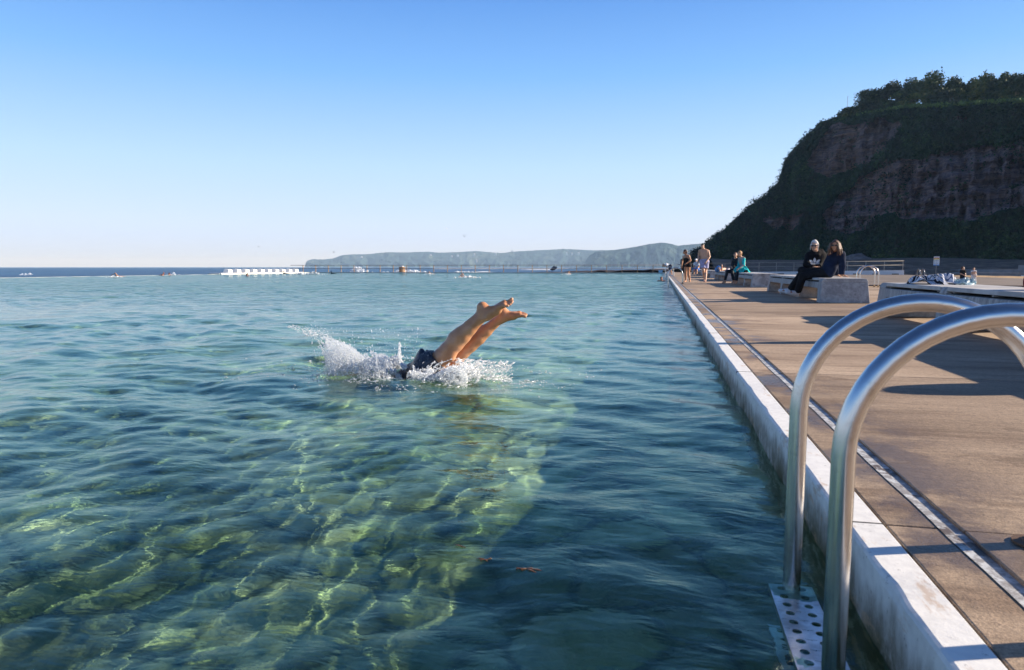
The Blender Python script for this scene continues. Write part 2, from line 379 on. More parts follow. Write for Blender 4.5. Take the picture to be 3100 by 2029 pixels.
for j, y in enumerate(ring):
    e = 0.0022 * float(fbm(2.0, y * 5, 0, 3)); e2 = 0.003 * float(fbm(7.0, y * 4, 0, 3))
    m.v += [(0.775 + e2, y, 0.0015), (0.800 + e, y, 0.001), (0.812, y, -0.013), (0.845, y, -0.013)]
    if j: 
        for k in range(3): m.f.append(((j-1)*4+k, (j-1)*4+k+1, j*4+k+1, j*4+k))
o = m.build('drain_channel', MCH); tag(o, kind='structure')
m = MB()
for y in JT[1:-1]: m.box(0.5295, 0.6345, y - 0.0022, y + 0.0022, -0.45, 0.0012)
o = m.build('wall_joint', bpy.data.materials['joint_dirt']); tag(o, kind='structure')

# ------------------------------------------------------------------ pool ends, sea, ground
m = MB(); m.box(-56.4, 0.64, 99.8, 100.9, -1.6, -0.06); m.box(-56.4, -54.8, 77, 99.8, -1.6, -0.075); m.box(-55.4, -54.8, -12, 77, -1.6, -0.172)
o = m.build('pool_edge', plain('edge_concrete', (0.42, 0.46, 0.44), 0.6, scale=0.6, var=0.2)); tag(o, kind='structure')
t = NT('sea_water'); v = t.pos((1, 1, 1))
n1 = t.noise(t.pos((1.0, 2.4, 1)), 0.55, 6, 0.62, 0.3); n2 = t.noise(t.pos((1.0, 2.0, 1)), 0.06, 5, 0.6)
nb = t.bump(n1, 0.5, 0.6, t.bump(n2, 0.4, 3.0))
c = t.mix(t.step(t.noise(v, 0.012, 4), 0.4, 0.65), (0.006, 0.045, 0.115), (0.010, 0.080, 0.17))
MSEA = t.bsdf(c, 0.32, normal=nb, spec=0.10)
SEA = -1.0
sx_ = np.concatenate([-55.4 - np.geomspace(0.5, 6000, 60)[::-1] + 0.5, np.array([-55.4])]);
m = MB()
def quad(m, x0, x1, y0, y1, z): m.add([(x0, y0, z), (x1, y0, z), (x1, y1, z), (x0, y1, z)], [(0, 1, 2, 3)])
quad(m, -9000, -55.4, -2000, 100.9, SEA); quad(m, -9000, 9000, 100.9, 9000, SEA)
o = m.build('sea', MSEA); tag(o, kind='structure')
t = NT('sand'); v = t.pos(); a = t.noise(v, 0.35, 5); b = t.noise(v, 3.2, 6, 0.65); vo = t.voro(v, 2.2)
c = t.mix(t.step(a, 0.35, 0.65), (0.40, 0.27, 0.155), (0.52, 0.37, 0.22))
soil_shade = t.math('MAXIMUM', t.step(t.math('ADD', t.sepz(v, 1), t.math('MULTIPLY', b, 4.0)), 97, 101), t.step(t.sepz(v, 0), 56, 60)); c = t.mix(t.math('MULTIPLY', soil_shade, 0.92), c, t.mix(t.step(t.noise(v, 0.5, 6, 0.7), 0.4, 0.62), (0.10, 0.075, 0.062), (0.21, 0.155, 0.125)))  # soil on the bank, with the cliff's shade put into its darker colour
MSAND = t.bsdf(c, 0.95, normal=t.bump(t.math('ADD', b, t.math('MULTIPLY', vo, 0.6)), 1.0, 0.12), spec=0.1)
# beach: low sand rising to the foot of the cliff
gx = np.concatenate([np.arange(7.62, 60, 1.2), np.arange(60, 420, 8)]); gy = np.concatenate([np.arange(-8, 130, 1.6), np.arange(130, 420, 8)])
GX, GY = np.meshgrid(gx, gy)
def ground_z(X, Y):
    base = -0.32 + 0.03 * fbm(X * 0.9, Y * 0.9, 0, 3)
    far = np.clip((Y - 97) / 20, 0, 1); right = np.clip((X - 56) / 18, 0, 1)
    r = np.maximum(far, right); r = r * r * (3 - 2 * r)
    return base + r * (2.2 + 0.5 * fbm(X * 0.06, Y * 0.06, 2, 3))
GZ = ground_z(GX, GY); ii = np.arange(GX.size).reshape(GX.shape)
GF = np.stack([ii[:-1, :-1], ii[:-1, 1:], ii[1:, 1:], ii[1:, :-1]], -1).reshape(-1, 4)
cenx = (GX[:-1, :-1] + GX[1:, 1:]).ravel() / 2; ceny = (GY[:-1, :-1] + GY[1:, 1:]).ravel() / 2
o = mesh_obj('sand', np.stack([GX.ravel(), GY.ravel(), GZ.ravel()], -1), GF, MSAND, smooth=True); tag(o, kind='structure')
MB().box(0.64, 7.62, 100.5, 180, -1.6, -0.10).build('rock_platform', plain('rock_platform', (0.10, 0.085, 0.07), 0.8, scale=0.3)); tag(bpy.data.objects['rock_platform'], kind='structure')
# second, shallow basin beyond the deck: grey-brown floor, white back wall with slots, terraces
MBAS = plain('basin_floor', (0.165, 0.13, 0.105), 0.85, scale=0.5, var=0.25)
o = MB().box(7.7, 30.2, 41, 96, -0.8, -0.235).build('basin_floor', MBAS); tag(o, kind='structure')
MWH = plain('white_wall', (0.66, 0.68, 0.70), 0.7, scale=0.8, var=0.12)
r_ = empty('boundary_wall', (8, 96, -0.4)); tag(r_, 'long low white wall with dark slots behind the basin beside the sand', 'wall')
PW = [(x, -0.05 + 0.39 * (x - 2) / 28) for x in np.linspace(2, 30.2, 12)]
m = MB(); m.prism([(x, z) for x, z in PW] + [(30.2, -0.45), (2, -0.45)], 96.0, 96.35, 'y')
o = m.build('wall_body', MWH); o.data.transform(Matrix.Translation((-8, -96, 0.4))); o.parent = r_
for k in range(10):
    x = 8.5 + 2.3 * k
    o = MB().box(-0.4, 0.4, -0.02, 0.02, -0.055, 0.055).build('slot', plain('slot_dark', (0.01, 0.01, 0.012))); o.location = (x - 8, -0.012, 0.245); o.parent = r_
MGR = plain('terrace_concrete', (0.22, 0.21, 0.21), 0.85, scale=0.7, var=0.2)
def terrace(a, b, w_, z0, z1, name, label):
    a = Vector((a[0], a[1], 0)); b = Vector((b[0], b[1], 0)); d = (b - a).normalized(); n_ = Vector((-d.y, d.x, 0)); L = (b - a).length
    m = MB(); 
    nseg = max(1, int(L / 6)); 
    for i in range(nseg):
        p0 = a + d * (L * i / nseg + 0.015); p1 = a + d * (L * (i + 1) / nseg - 0.015)
        v_ = [p0, p1, p1 + n_ * w_, p0 + n_ * w_]
        m.add([Vector((q.x, q.y, z0)) for q in v_] + [Vector((q.x, q.y, z1)) for q in v_], [(0,3,2,1),(4,5,6,7),(0,1,5,4),(1,2,6,5),(2,3,7,6),(3,0,4,7)])
    o = m.build(name, MGR, bevel=0.03); tag(o, label, 'terrace', 'grey concrete terraces on the beach'); return o
TA = atd(2742, 809, 99); TB = atd(3420, 809, 68)
dd = (TB - TA); dd.z = 0; dd.normalize(); nn = Vector((-dd.y, dd.x, 0)); nn = nn if nn.y > 0 else -nn
for k, (z1, off, st_, lab) in enumerate(((0.04, 0, 0, 'lowest long grey concrete terrace wall at the back of the sand'), (0.42, 2.2, 2, 'middle long grey concrete terrace wall above the lowest one'), (0.98, 4.6, 14, 'topmost grey concrete terrace wall under the sand slope'))):
    terrace(TA + nn * off + dd * st_, TB + nn * off, 2.4 + (0.4 if k == 2 else 0), -0.5, z1, 'terrace', lab)
o = MB().build('terrace_edge', MWH) if False else None
m = MB(); a_ = atd(2960, 809, 75) ; b_ = TB - nn * 1.2; a2 = TA * 0.35 + TB * 0.65 - nn * 1.2
v_ = [Vector((a2.x, a2.y, 0)), Vector((b_.x, b_.y, 0))]
m.tube([Vector((v_[0].x, v_[0].y, -0.26)), Vector((v_[1].x, v_[1].y, -0.26))], 0.06, 6); o = m.build('kerb', MWH); tag(o, kind='structure')
# sand bank between the terraces and the cliff
# ------------------------------------------------------------------ cliff
SIL = [(2082, 808), (2090, 778), (2100, 763), (2112, 758), (2126, 750), (2140, 738), (2165, 714), (2200, 682), (2240, 648), (2285, 610), (2300, 604), (2342, 554), (2352, 520), (2358, 496), (2379, 467), (2408, 434), (2458, 384), (2500, 368), (2550, 362), (2592, 360), (2659, 346), (2717, 340), (2800, 336), (2988, 325), (3100, 319), (3140, 316), (3400, 270), (3700, 190), (4100, 120)]  # unseen part past the right edge is raised to shade the sand bank
DBASE = [(2082, 265), (2200, 232), (2400, 185), (2700, 148), (3100, 118), (3400, 98), (3700, 88), (4100, 80)]
def interp(tab, x): return np.interp(x, [a for a, b in tab], [b for a, b in tab])
ROCK = [[(300,740),(400,560),(480,480),(620,440),(800,425),(950,405),(930,480),(900,560),(760,690),(600,745),(420,790)],
        [(425,1090),(540,930),(650,850),(850,720),(1000,700),(1300,650),(1600,590),(1918,560),(2600,520),(2600,1000),(1918,1020),(1600,1080),(1450,1130),(1250,1120),(1000,1110),(900,1060),(760,1110),(730,1200),(470,1210)],
        [(1310,420),(1400,385),(1500,380),(1520,400),(1400,440),(1320,450)], [(30,1110),(280,1060),(260,1150),(60,1180)], [(640,1390),(720,1350),(760,1400),(700,1420)]]
ROCK = [[(2300 + x / 2.3975, 200 + y / 2.3975) for x, y in q] for q in ROCK]
def inpoly(X, Y, poly):
    r = np.zeros(X.shape, bool); n = len(poly)
    for i in range(n):
        x1, y1 = poly[i]; x2, y2 = poly[(i + 1) % n]
        c_ = ((y1 > Y) != (y2 > Y)) & (X < (x2 - x1) * (Y - y1) / (y2 - y1 + 1e-9) + x1); r ^= c_
    return r
uu = np.concatenate([np.arange(2082, 3160, 2.2), np.arange(3160, 4100, 6)]); NV = 170
vv = np.linspace(0, 1, NV); U_, V_ = np.meshgrid(uu, vv)
ysil = interp(SIL, U_) + 2.0 * vnoise(U_ * 0.05, 0 * U_, 3); Db = interp(DBASE, U_)
fac = (809 - ysil) / FPX; zb = 1.2
SL = np.clip(0.30 + 0.55 * np.clip((U_ - 2082) / 300, 0, 1), 0.3, 0.85) - 0.25 * np.clip((U_ - 3200) / 400, 0, 1)
Dt = (Db + 0.0) / (1 - SL * fac); Ht = fac * Dt + EYE - zb
prof = 0.62 * V_ + 0.38 * (V_ ** 2 * (3 - 2 * V_))
Dd = Db + (Dt - Db) * V_; Zd = zb + Ht * prof
ypx = 809 - (Zd - EYE) / Dd * FPX
wob = 14 * fbm(U_ * 0.02, ypx * 0.03, 5, 3)
rock = np.zeros(U_.shape)
for q in ROCK: rock = np.maximum(rock, inpoly(U_ + wob, ypx + 0.6 * wob, q).astype(float))
rk = rock.copy()
for _ in range(3):
    rk[1:-1, 1:-1] = (rk[1:-1, 1:-1] * 2 + rk[:-2, 1:-1] + rk[2:, 1:-1] + rk[1:-1, :-2] + rk[1:-1, 2:]) / 6
topw = np.clip((1 - V_) * 12, 0, 1)
strata = np.sign(fbm(U_ * 0.004, Zd * 0.55, 3, 4, 0.6)) * np.abs(fbm(U_ * 0.004, Zd * 0.55, 3, 4, 0.6)) ** 0.6; gul = np.abs(fbm(U_ * 0.018, Zd * 0.02, 8, 4))
nz = fbm(U_ * 0.05, Zd * 0.35, 1, 5, 0.55); veg = np.abs(fbm(U_ * 0.10, Zd * 0.75, 6, 4, 0.6))
big = fbm(U_ * 0.006, Zd * 0.05, 12, 3)
push = topw * (4.0 * big + 3.5 * gul + rk * (1.3 * strata + 2.2 * nz - 2.2 * 0 + 2.5) + (1 - rk) * (1.2 * nz - 1.7 * veg))
Dd = Dd + push
px_ = U_ + (fbm(U_ * 0.03, Zd * 0.3, 4, 3)) * 1.5 * topw
ax = (px_ - 1550) / FPX
# horizontal line of sight direction for that column (level), scaled by distance
CX = Dd * (-math.sin(YAW) + ax * math.cos(YAW)); CY = Dd * (math.cos(YAW) + ax * math.sin(YAW))
rows = [(CX[j], CY[j], Zd[j]) for j in range(NV)]; rkrows = [rk[j] for j in range(NV)]
for k, (back, drop) in enumerate(((6, 0.0), (14, 0.02), (30, 0.02), (60, 0.04), (95, 0.75), (120, 1.0))):   # flat top and the far side
    d2 = Dt[-1] + back; z2 = zb + (Ht[-1]) * (1 - drop) + 0.25 * fbm(uu * 0.04, 0 * uu + back * 0.1, 3, 3)
    leftf = np.clip((uu - 2300) / 250, 0, 1); z2 = z2 - (1 - leftf) * back * 0.45; z2 = np.maximum(z2, -1)
    a2_ = (uu - 1550) / FPX
    rows.append((d2 * (-math.sin(YAW) + a2_ * math.cos(YAW)), d2 * (math.cos(YAW) + a2_ * math.sin(YAW)), z2)); rkrows.append(0 * uu)
CV = np.stack([np.stack(r, -1) for r in rows]); nr, nc = CV.shape[:2]; ii = np.arange(nr * nc).reshape(nr, nc)
CFc = np.stack([ii[:-1, :-1], ii[:-1, 1:], ii[1:, 1:], ii[1:, :-1]], -1).reshape(-1, 4)
t = NT('cliff'); v = t.pos(); at_ = t.n('ShaderNodeAttribute'); at_.attribute_name = 'rock'
rf = t.math('ADD', at_.outputs['Fac'], t.math('MULTIPLY', t.math('SUBTRACT', t.noise(v, 0.35, 6, 0.65), 0.5), 1.7))
rf = t.step(rf, 0.38, 0.56)
str_ = t.noise(t.pos((0.16, 0.16, 1.3), (R(9), R(5), 0)), 1.1, 7, 0.7, 1.1)
rc = t.ramp(str_, [(0.30, (0.035, 0.026, 0.030)), (0.45, (0.10, 0.068, 0.062)), (0.58, (0.17, 0.11, 0.088)), (0.72, (0.36, 0.25, 0.19))])
tone = t.noise(v, 0.022, 3); rc = t.mix(t.math('MULTIPLY', t.step(tone, 0.40, 0.56), 0.6), rc, t.mix(t.step(str_, 0.4, 0.6), (0.06, 0.056, 0.072), (0.14, 0.125, 0.14)))
rc = t.mix(t.step(t.noise(v, 0.5, 5, 0.7), 0.62, 0.70, 0, 0.7), rc, (0.30, 0.24, 0.20))
vg = t.noise(v, 0.9, 6, 0.7); vc = t.ramp(vg, [(0.30, (0.004, 0.012, 0.008)), (0.48, (0.014, 0.045, 0.018)), (0.62, (0.030, 0.058, 0.026)), (0.75, (0.070, 0.085, 0.040))])
vc = t.mix(t.math('MULTIPLY', t.step(t.noise(v, 0.08, 4), 0.50, 0.66), 0.6), vc, (0.060, 0.045, 0.036))
geo_ = t.n('ShaderNodeNewGeometry'); up = t.sepz(geo_.outputs['Normal'])
hi = t.math('MULTIPLY', t.step(t.sepz(v), 24, 32), t.step(up, 0.72, 0.92)); vc = t.mix(t.math('MULTIPLY', hi, 0.8), vc, (0.085, 0.135, 0.022))
crk = t.noise(t.pos((0.9, 0.9, 0.12)), 0.8, 6, 0.7, 0.8); rc = t.mix(t.step(crk, 0.56, 0.64, 0, 0.75), t.mix(1.0, rc, (1.75, 1.50, 1.35), 'MULTIPLY'), (0.03, 0.026, 0.026))
c = t.mix(rf, vc, rc)
MCL = t.bsdf(c, 0.95, normal=t.bump(t.math('ADD', t.math('MULTIPLY', vg, 0.8), str_), 1.0, 0.5), spec=0.1)
o = mesh_obj('cliff', CV.reshape(-1, 3), CFc, MCL, smooth=True); tag(o, kind='structure')
at2 = o.data.attributes.new('rock', 'FLOAT', 'POINT'); at2.data.foreach_set('value', np.stack(rkrows).astype(np.float32).ravel())
CLF = dict(U=U_, Z=Zd, X=CX, Y=CY, rk=rk)
# ------------------------------------------------------------------ distant headlands
def headland(name, sil, depth, thick, step=2.0, seed=1, h0=-1.2, foot=0.35):
    u = np.arange(sil[0][0], sil[-1][0], step); n = 26; v_ = np.linspace(0, 1, n)
    Uh, Vh = np.meshgrid(u, v_); ys_ = interp(sil, Uh) - 0.9 * np.maximum(0, fbm(Uh * 0.35, 0 * Uh, seed, 4)); 
    D = depth + thick * (Vh - 1) * foot + thick * 0.10 * np.abs(fbm(Uh * 0.025, Vh * 2.0, seed, 4)) * (1 - Vh)
    Zt = (809 - ys_) / FPX * depth + EYE; Zh = h0 + (Zt - h0) * (Vh ** 0.75)
    Zh = Zh + (1 - Vh) * Vh * 4 * 6 * fbm(Uh * 0.05, Vh * 3, seed + 3, 4)
    rows_ = []
    for j in range(n + 2):
        if j < n: Dj, Zj, Uj = D[j], Zh[j], Uh[j]
        else: Dj, Zj, Uj = depth + thick * (0.3 if j == n else 1.0) + 0 * u, (Zt[-1] * 0.95 if j == n else 0 * u + h0), u
        a_ = (Uj - 1550) / FPX
        rows_.append(np.stack([Dj * (-math.sin(YAW) + a_ * math.cos(YAW)), Dj * (math.cos(YAW) + a_ * math.sin(YAW)), Zj], -1))
    V = np.stack(rows_); a, b = V.shape[:2]; q = np.arange(a * b).reshape(a, b)
    Fh = np.stack([q[:-1, :-1], q[:-1, 1:], q[1:, 1:], q[1:, :-1]], -1).reshape(-1, 4)
    o = mesh_obj(name, V.reshape(-1, 3), Fh, MHL, smooth=True); tag(o, kind='structure'); return o
t = NT('headland'); v = t.pos(); n_ = t.noise(v, 0.006, 7, 0.7); n3 = t.noise(v, 0.03, 5, 0.7)
c = t.ramp(n_, [(0.32, (0.010, 0.035, 0.050)), (0.50, (0.026, 0.060, 0.062)), (0.66, (0.10, 0.125, 0.095))])  # some of the distant haze is put into these bluish colours
MHL = t.bsdf(c, 0.95, normal=t.bump(n3, 1.0, 14), spec=0.1)
H1 = [(926, 809), (929, 796), (935, 789), (950, 785), (968, 786), (985, 786), (1012, 783), (1038, 773.5), (1070, 771), (1112, 770.6), (1138, 768), (1173, 764.7), (1232, 765), (1300, 763), (1329, 766), (1370, 765), (1441, 761), (1476, 764), (1520, 767), (1565, 762), (1623, 759), (1706, 755), (1756, 757), (1800, 759), (1900, 757), (2200, 750), (2600, 745)]
H2 = [(1747, 809), (1768, 803.5), (1773, 789), (1782, 775.6), (1800, 764), (1844, 759.4), (1888, 753.5), (1918, 749), (1962, 740), (2000, 736), (2010, 736.6), (2029, 740), (2047, 745), (2094, 740.6), (2140, 736.6), (2250, 732), (2600, 730)]
headland('headland', H1, 4900, 900, 2.0, 1); headland('headland', H2, 3300, 520, 2.0, 5)
# ------------------------------------------------------------------ rock shelf beyond the pool's far end
gx = np.arange(-40, 60, 0.7); gy = np.concatenate([np.arange(103, 135, 0.7), np.arange(135, 260, 3.0)]); SXX, SYY = np.meshgrid(gx, gy)
left = -34 + (SYY - 103) * 0.25 + 6 * fbm(SYY * 0.08, 0 * SYY, 3, 3)
hsh = -1.25 + 1.25 * np.clip((SXX - left) / 22, 0, 1) + 0.16 * fbm(SXX * 0.35, SYY * 0.35, 4, 5, 0.65) + np.clip((SXX + 5) / 30, 0, 1) * np.clip((SYY - 103) / 40, 0, 1) * 0.35
hsh += 0.4 * np.maximum(0, fbm(SXX * 0.12, SYY * 0.12, 9, 4) - 0.4) * np.clip((SXX - left) / 22, 0, 1)
ii = np.arange(SXX.size).reshape(SXX.shape); SF = np.stack([ii[:-1, :-1], ii[:-1, 1:], ii[1:, 1:], ii[1:, :-1]], -1).reshape(-1, 4)
t = NT('rock_shelf'); v = t.pos(); n_ = t.noise(t.pos((1, 1, 3)), 1.1, 6, 0.7)
MSH = t.bsdf(t.ramp(n_, [(0.35, (0.018, 0.014, 0.014)), (0.55, (0.055, 0.040, 0.036)), (0.72, (0.16, 0.11, 0.085))]), 0.7, normal=t.bump(n_, 1.0, 0.3), spec=0.3)
o = mesh_obj('rock_shelf', np.stack([SXX.ravel(), SYY.ravel(), hsh.ravel()], -1), SF, MSH, smooth=False); tag(o, kind='structure')
# surf lines
m = MB()
for (xa, xb, dpt, wdt) in ((1300, 1750, 900, 16), (1300, 1520, 620, 9), (1600, 1760, 700, 8), (1430, 1500, 240, 3), (1380, 1420, 230, 3), (1560, 1700, 420, 5)):
    pts = np.arange(xa, xb, 6.0)
    for j, x in enumerate(pts):
        ed = float(np.clip(min(j, len(pts) - 1 - j) / 6.0, 0.05, 1))
        p0 = atd(x, 809, dpt + 8 * float(vnoise(x * 0.03, 0, dpt))); d_ = Vector((p0.x, p0.y, 0)).normalized(); w2 = wdt * ed * (0.4 + 0.6 * abs(float(vnoise(x * 0.11, 1, dpt))))
        m.v += [(p0.x - d_.x * w2, p0.y - d_.y * w2, SEA + 0.03), (p0.x, p0.y, SEA + 0.35 * ed), (p0.x + d_.x * w2, p0.y + d_.y * w2, SEA + 0.03)]
        if j:
            b = len(m.v) - 6; m.f += [(b, b + 3, b + 4, b + 1), (b + 1, b + 4, b + 5, b + 2)]
o = m.build('surf', plain('foam', (0.75, 0.78, 0.8), 0.8, var=0.1)); tag(o, 'broken white surf rolling in far beyond the pool fence', 'surf', kind='stuff')
# haze
hz = MB().box(-9500, 9500, -2500, 9500, -3, 125).build('haze', None); tag(hz, 'pale sea haze in the air toward the headlands', 'haze', kind='stuff')
t = NT('haze'); pv = t.n('ShaderNodeVolumePrincipled'); pv.inputs['Color'].default_value = (0.46, 0.70, 1.0, 1); pv.inputs['Density'].default_value = 1.5e-4; pv.inputs['Anisotropy'].default_value = 0.0; pv.inputs['Absorption Color'].default_value = (1, 1, 1, 1)
t.l(pv.outputs[0], t.out.inputs['Volume']); hz.data.materials.append(t.m)
# ------------------------------------------------------------------ benches
t = NT('bench_concrete'); v = t.pos(); st = t.noise(t.pos((1.2, 9, 0.7)), 2.5, 6, 0.7); f_ = t.noise(v, 45, 5, 0.7)
c = t.mix(t.step(st, 0.35, 0.65), (0.24, 0.235, 0.235), (0.46, 0.45, 0.44)); c = t.mix(0.5, c, t.ramp(f_, [(0.35, (0.75, 0.75, 0.75)), (0.65, (1.2, 1.2, 1.2))]), 'MULTIPLY')
c = t.mix(t.math('MULTIPLY', t.step(t.noise(t.pos((3, 22, 0.5)), 1.5, 4, 0.6), 0.58, 0.68), 0.5), c, (0.12, 0.11, 0.11))
MBEN = t.bsdf(c, 0.75, normal=t.bump(f_, 0.4, 0.004), spec=0.3)
t = NT('bench_slab'); v = t.pos(); f_ = t.noise(v, 40, 5, 0.7)
c = t.mix(t.step(t.noise(v, 3, 5), 0.35, 0.65), (0.40, 0.39, 0.38), (0.56, 0.55, 0.53)); MSLAB = t.bsdf(c, 0.7, normal=t.bump(f_, 0.3, 0.003), spec=0.3)
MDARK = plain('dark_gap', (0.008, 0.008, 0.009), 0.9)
BL = 7.2
def make_bench():
    r = empty('bench')
    legs = [(0.0, 0.30), (2.34, 2.52), (4.68, 4.86), (6.90, 7.20)]
    poly = [(0.0, 0.0), (0.05, 0.42)] + [(7.15, 0.42), (7.2, 0.0)]
    under = []
    for (a, b), (c_, d_) in zip(legs[::-1][:-1], legs[::-1][1:]):       # from far to near
        y1, y0 = a, d_
        under += [(y1, 0.0)] + [(y1 - 0.02 - 0.13 * (1 - math.cos(q)), 0.16 + 0.13 * math.sin(q)) for q in np.linspace(0, math.pi / 2, 6)]
        under += [(y0 + 0.02 + 0.13 * (1 - math.cos(q)), 0.16 + 0.13 * math.sin(q)) for q in np.linspace(math.pi / 2, 0, 6)] + [(y0, 0.0)]
    m = MB(); m.prism(poly + under, 0.0, 0.86, 'x')
    m.v = [((x - 0.43) * (1 + (0.5 - z) * 0.22) + 0.43, y, z) for x, y, z in m.v]
    m.build('frame', MBEN, r, bevel=0.012)
    for (y0, y1) in ((0.05, 0.34), (2.33, 2.53), (4.67, 4.87), (6.86, 7.15)):
        m = MB(); pr = [(-0.012 - 0.004, 0.418), (0.0, 0.46), (0.018, 0.488), (0.05, 0.5), (0.81, 0.5), (0.842, 0.488), (0.86, 0.46), (0.876, 0.418)]
        m.prism(pr, y0, y1, 'y'); m.build('crossbeam', MBEN, r, bevel=0.012)
    for (y0, y1) in ((0.35, 2.32), (2.54, 4.66), (4.88, 6.85)):
        s = MB().box(0.0, 0.86, y0, y1, 0.452, 0.502).build('seat', MSLAB, r, bevel=0.008)
        for yy in (y0 + 0.12, (y0 + y1) / 2, y1 - 0.12): MB().box(0.03, 0.83, yy, yy + 0.04, 0.433, 0.452).build('spacer', MBEN, s)
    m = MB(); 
    m.box(0.05, 0.81, 0.4, 6.8, 0.40, 0.432); m.build('gap_shade', MDARK, r)  # near-black sheet put in for the shade in the gap under the seats
    return r
def copy_tree(o, parent=None):
    c_ = o.copy(); COL.objects.link(c_)
    if parent: c_.parent = parent
    for ch in list(o.children): copy_tree(ch, c_)
    return c_
BY = [4.1, 15.0, 25.9, 36.6, 47.6, 58.6, 69.6]
BLAB = ['concrete slab bench nearest the pool ladder, with a striped towel on top', 'concrete slab bench with two people in dark clothes sitting on it', 'concrete slab bench where the couple in wetsuits sits',
        'concrete slab bench behind the couple, with a blue towelled sunbather', 'concrete slab bench behind the man in pale shorts', 'concrete slab bench with the white-capped person on it', 'farthest small concrete slab bench by the end of the deck']
bench0 = make_bench()
BENCH = []
for k, y in enumerate(BY):
    b = bench0 if k == 0 else copy_tree(bench0)
    b.location = (3.22, y, 0); tag(b, BLAB[k], 'bench', 'concrete benches along the deck'); BENCH.append(b)

# ------------------------------------------------------------------ ladders
t = NT('brushed_steel'); v = t.pos(); n_ = t.noise(v, 9, 5, 0.6)
c = t.mix(t.step(t.noise(v, 25, 5, 0.7), 0.5, 0.75), (0.62, 0.60, 0.58), (0.50, 0.48, 0.45))
MST = t.bsdf(c, t.step(n_, 0.3, 0.7, 0.20, 0.27), 1.0)
def arch(x0, x1, zt, zb, n=26):
    cx, rr = (x0 + x1) / 2, (x1 - x0) / 2; zc = zt - rr
    p = [(x0, 0, z) for z in np.linspace(zb, zc, 8)]
    p += [(cx - rr * math.cos(a), 0, zc + rr * math.sin(a)) for a in np.linspace(0, math.pi, n)[1:]]
    p += [(x1, 0, z) for z in np.linspace(zc, 0.0, 6)[1:]]
    return p
def perforated(x0, x1, y0, y1, z, nx, ny, hr, th=0.004):
    m = MB(); K = 12; dx = (x1 - x0) / nx; dy = (y1 - y0) / ny
    for i in range(nx):
        for j in range(ny):
            cx, cy = x0 + dx * (i + 0.5), y0 + dy * (j + 0.5); vt = []
            for zz in (z, z - th):
                for k in range(K):
                    a = 2 * math.pi * (k + 0.5) / K; ca, sa = math.cos(a), math.sin(a)
                    vt.append((cx + ca * hr, cy + sa * hr, zz))
                for k in range(K):
                    a = 2 * math.pi * (k + 0.5) / K; ca, sa = math.cos(a), math.sin(a); s_ = min(dx / 2 / max(abs(ca), 1e-6), dy / 2 / max(abs(sa), 1e-6))
                    vt.append((cx + ca * s_, cy + sa * s_, zz))
            f = []
            for k in range(K):
                q = (k + 1) % K
                f.append((k, K + k, K + q, q)); f.append((2*K + k, 2*K + q, 3*K + q, 3*K + k)); f.append((k, q, 2*K + q, 2*K + k))
            m.add(vt, f)
    # fill the corners of the cells
    for i in range(nx + 1):
        for j in range(ny + 1):
            cx, cy = x0 + dx * i, y0 + dy * j
            a0, a1 = max(x0, cx - dx * 0.235), min(x1, cx + dx * 0.235); b0, b1 = max(y0, cy - dy * 0.235), min(y1, cy + dy * 0.235)
            m.box(a0, a1, b0, b1, z - th - 0.0006, z + 0.0006)
    m.box(x0 - 0.004, x0, y0, y1, z - 0.035, z + 0.001); m.box(x1, x1 + 0.004, y0, y1, z - 0.035, z + 0.001)
    return m
def make_ladder(loc, x0, x1, zt, zb, width, label, rz=0.0, fine=True, base=0.0):
    r = empty('pool_ladder', loc, rz); tag(r, label, 'ladder', 'curved steel pool ladders')
    for yy in (0, width):
        pts = [(x - loc[0] * 0, y + yy, z) for x, y, z in arch(x0, x1, zt, zb)]
        o = MB().tube(pts, 0.024, 20 if fine else 10).build('handrail', MST, r, True)
        m = MB().lathe([(0.055, 0.0), (0.055, 0.006), (0.034, 0.008), (0.032, 0.012), (0.0245, 0.013)], 20, (x1, yy, 0)); m.build('flange', plain('rusty_flange', (0.13, 0.075, 0.045), 0.7, scale=20), o, False)
    for zz in ((-0.245,) if not fine else (-0.187, -0.46)):
        if zz < zb: continue
        perforated(x0 - 0.055, x0 + 0.055, -0.02, width + 0.02, zz, 2, 11, 0.0118).build('tread', plain('dull_steel', (0.58, 0.57, 0.56), 0.32, 0.85, scale=20, var=0.3), r) if fine else MB().box(x0 - 0.06, x0 + 0.06, 0, width, zz - 0.02, zz).build('tread', MST, r)
    return r
make_ladder((0, 1.52, 0), 0.382, 0.985, 0.637, -0.62, 0.48, 'large steel ladder in the foreground with two arched handrails and a perforated tread')
make_ladder((0, 31.4, 0), 0.30, 0.93, 0.70, -0.55, 0.48, 'steel ladder on the pool edge left of the woman in the black swimsuit', fine=False)
make_ladder((0, 56.5, 0), 0.30, 0.93, 0.75, -0.55, 0.6, 'steel ladder where the bent-over person holds on at the far end', fine=False)
make_ladder((7.1, 27.2, 0), 0, 0.62, 0.78, 0, 0.45, 'steel ladder arches rising behind the bench with two people in dark clothes', fine=False)
make_ladder((30.9, 91.0, -0.25), 0, 1.0, 0.75, 0, 0.5, 'tiny steel ladder arches at the right end of the low white wall', R(90), fine=False)
make_ladder((6.6, 80.0, 0), 0, 1.2, 0.62, 0, 0.5, 'pale steel ladder arches behind the man in pale shorts', fine=False)
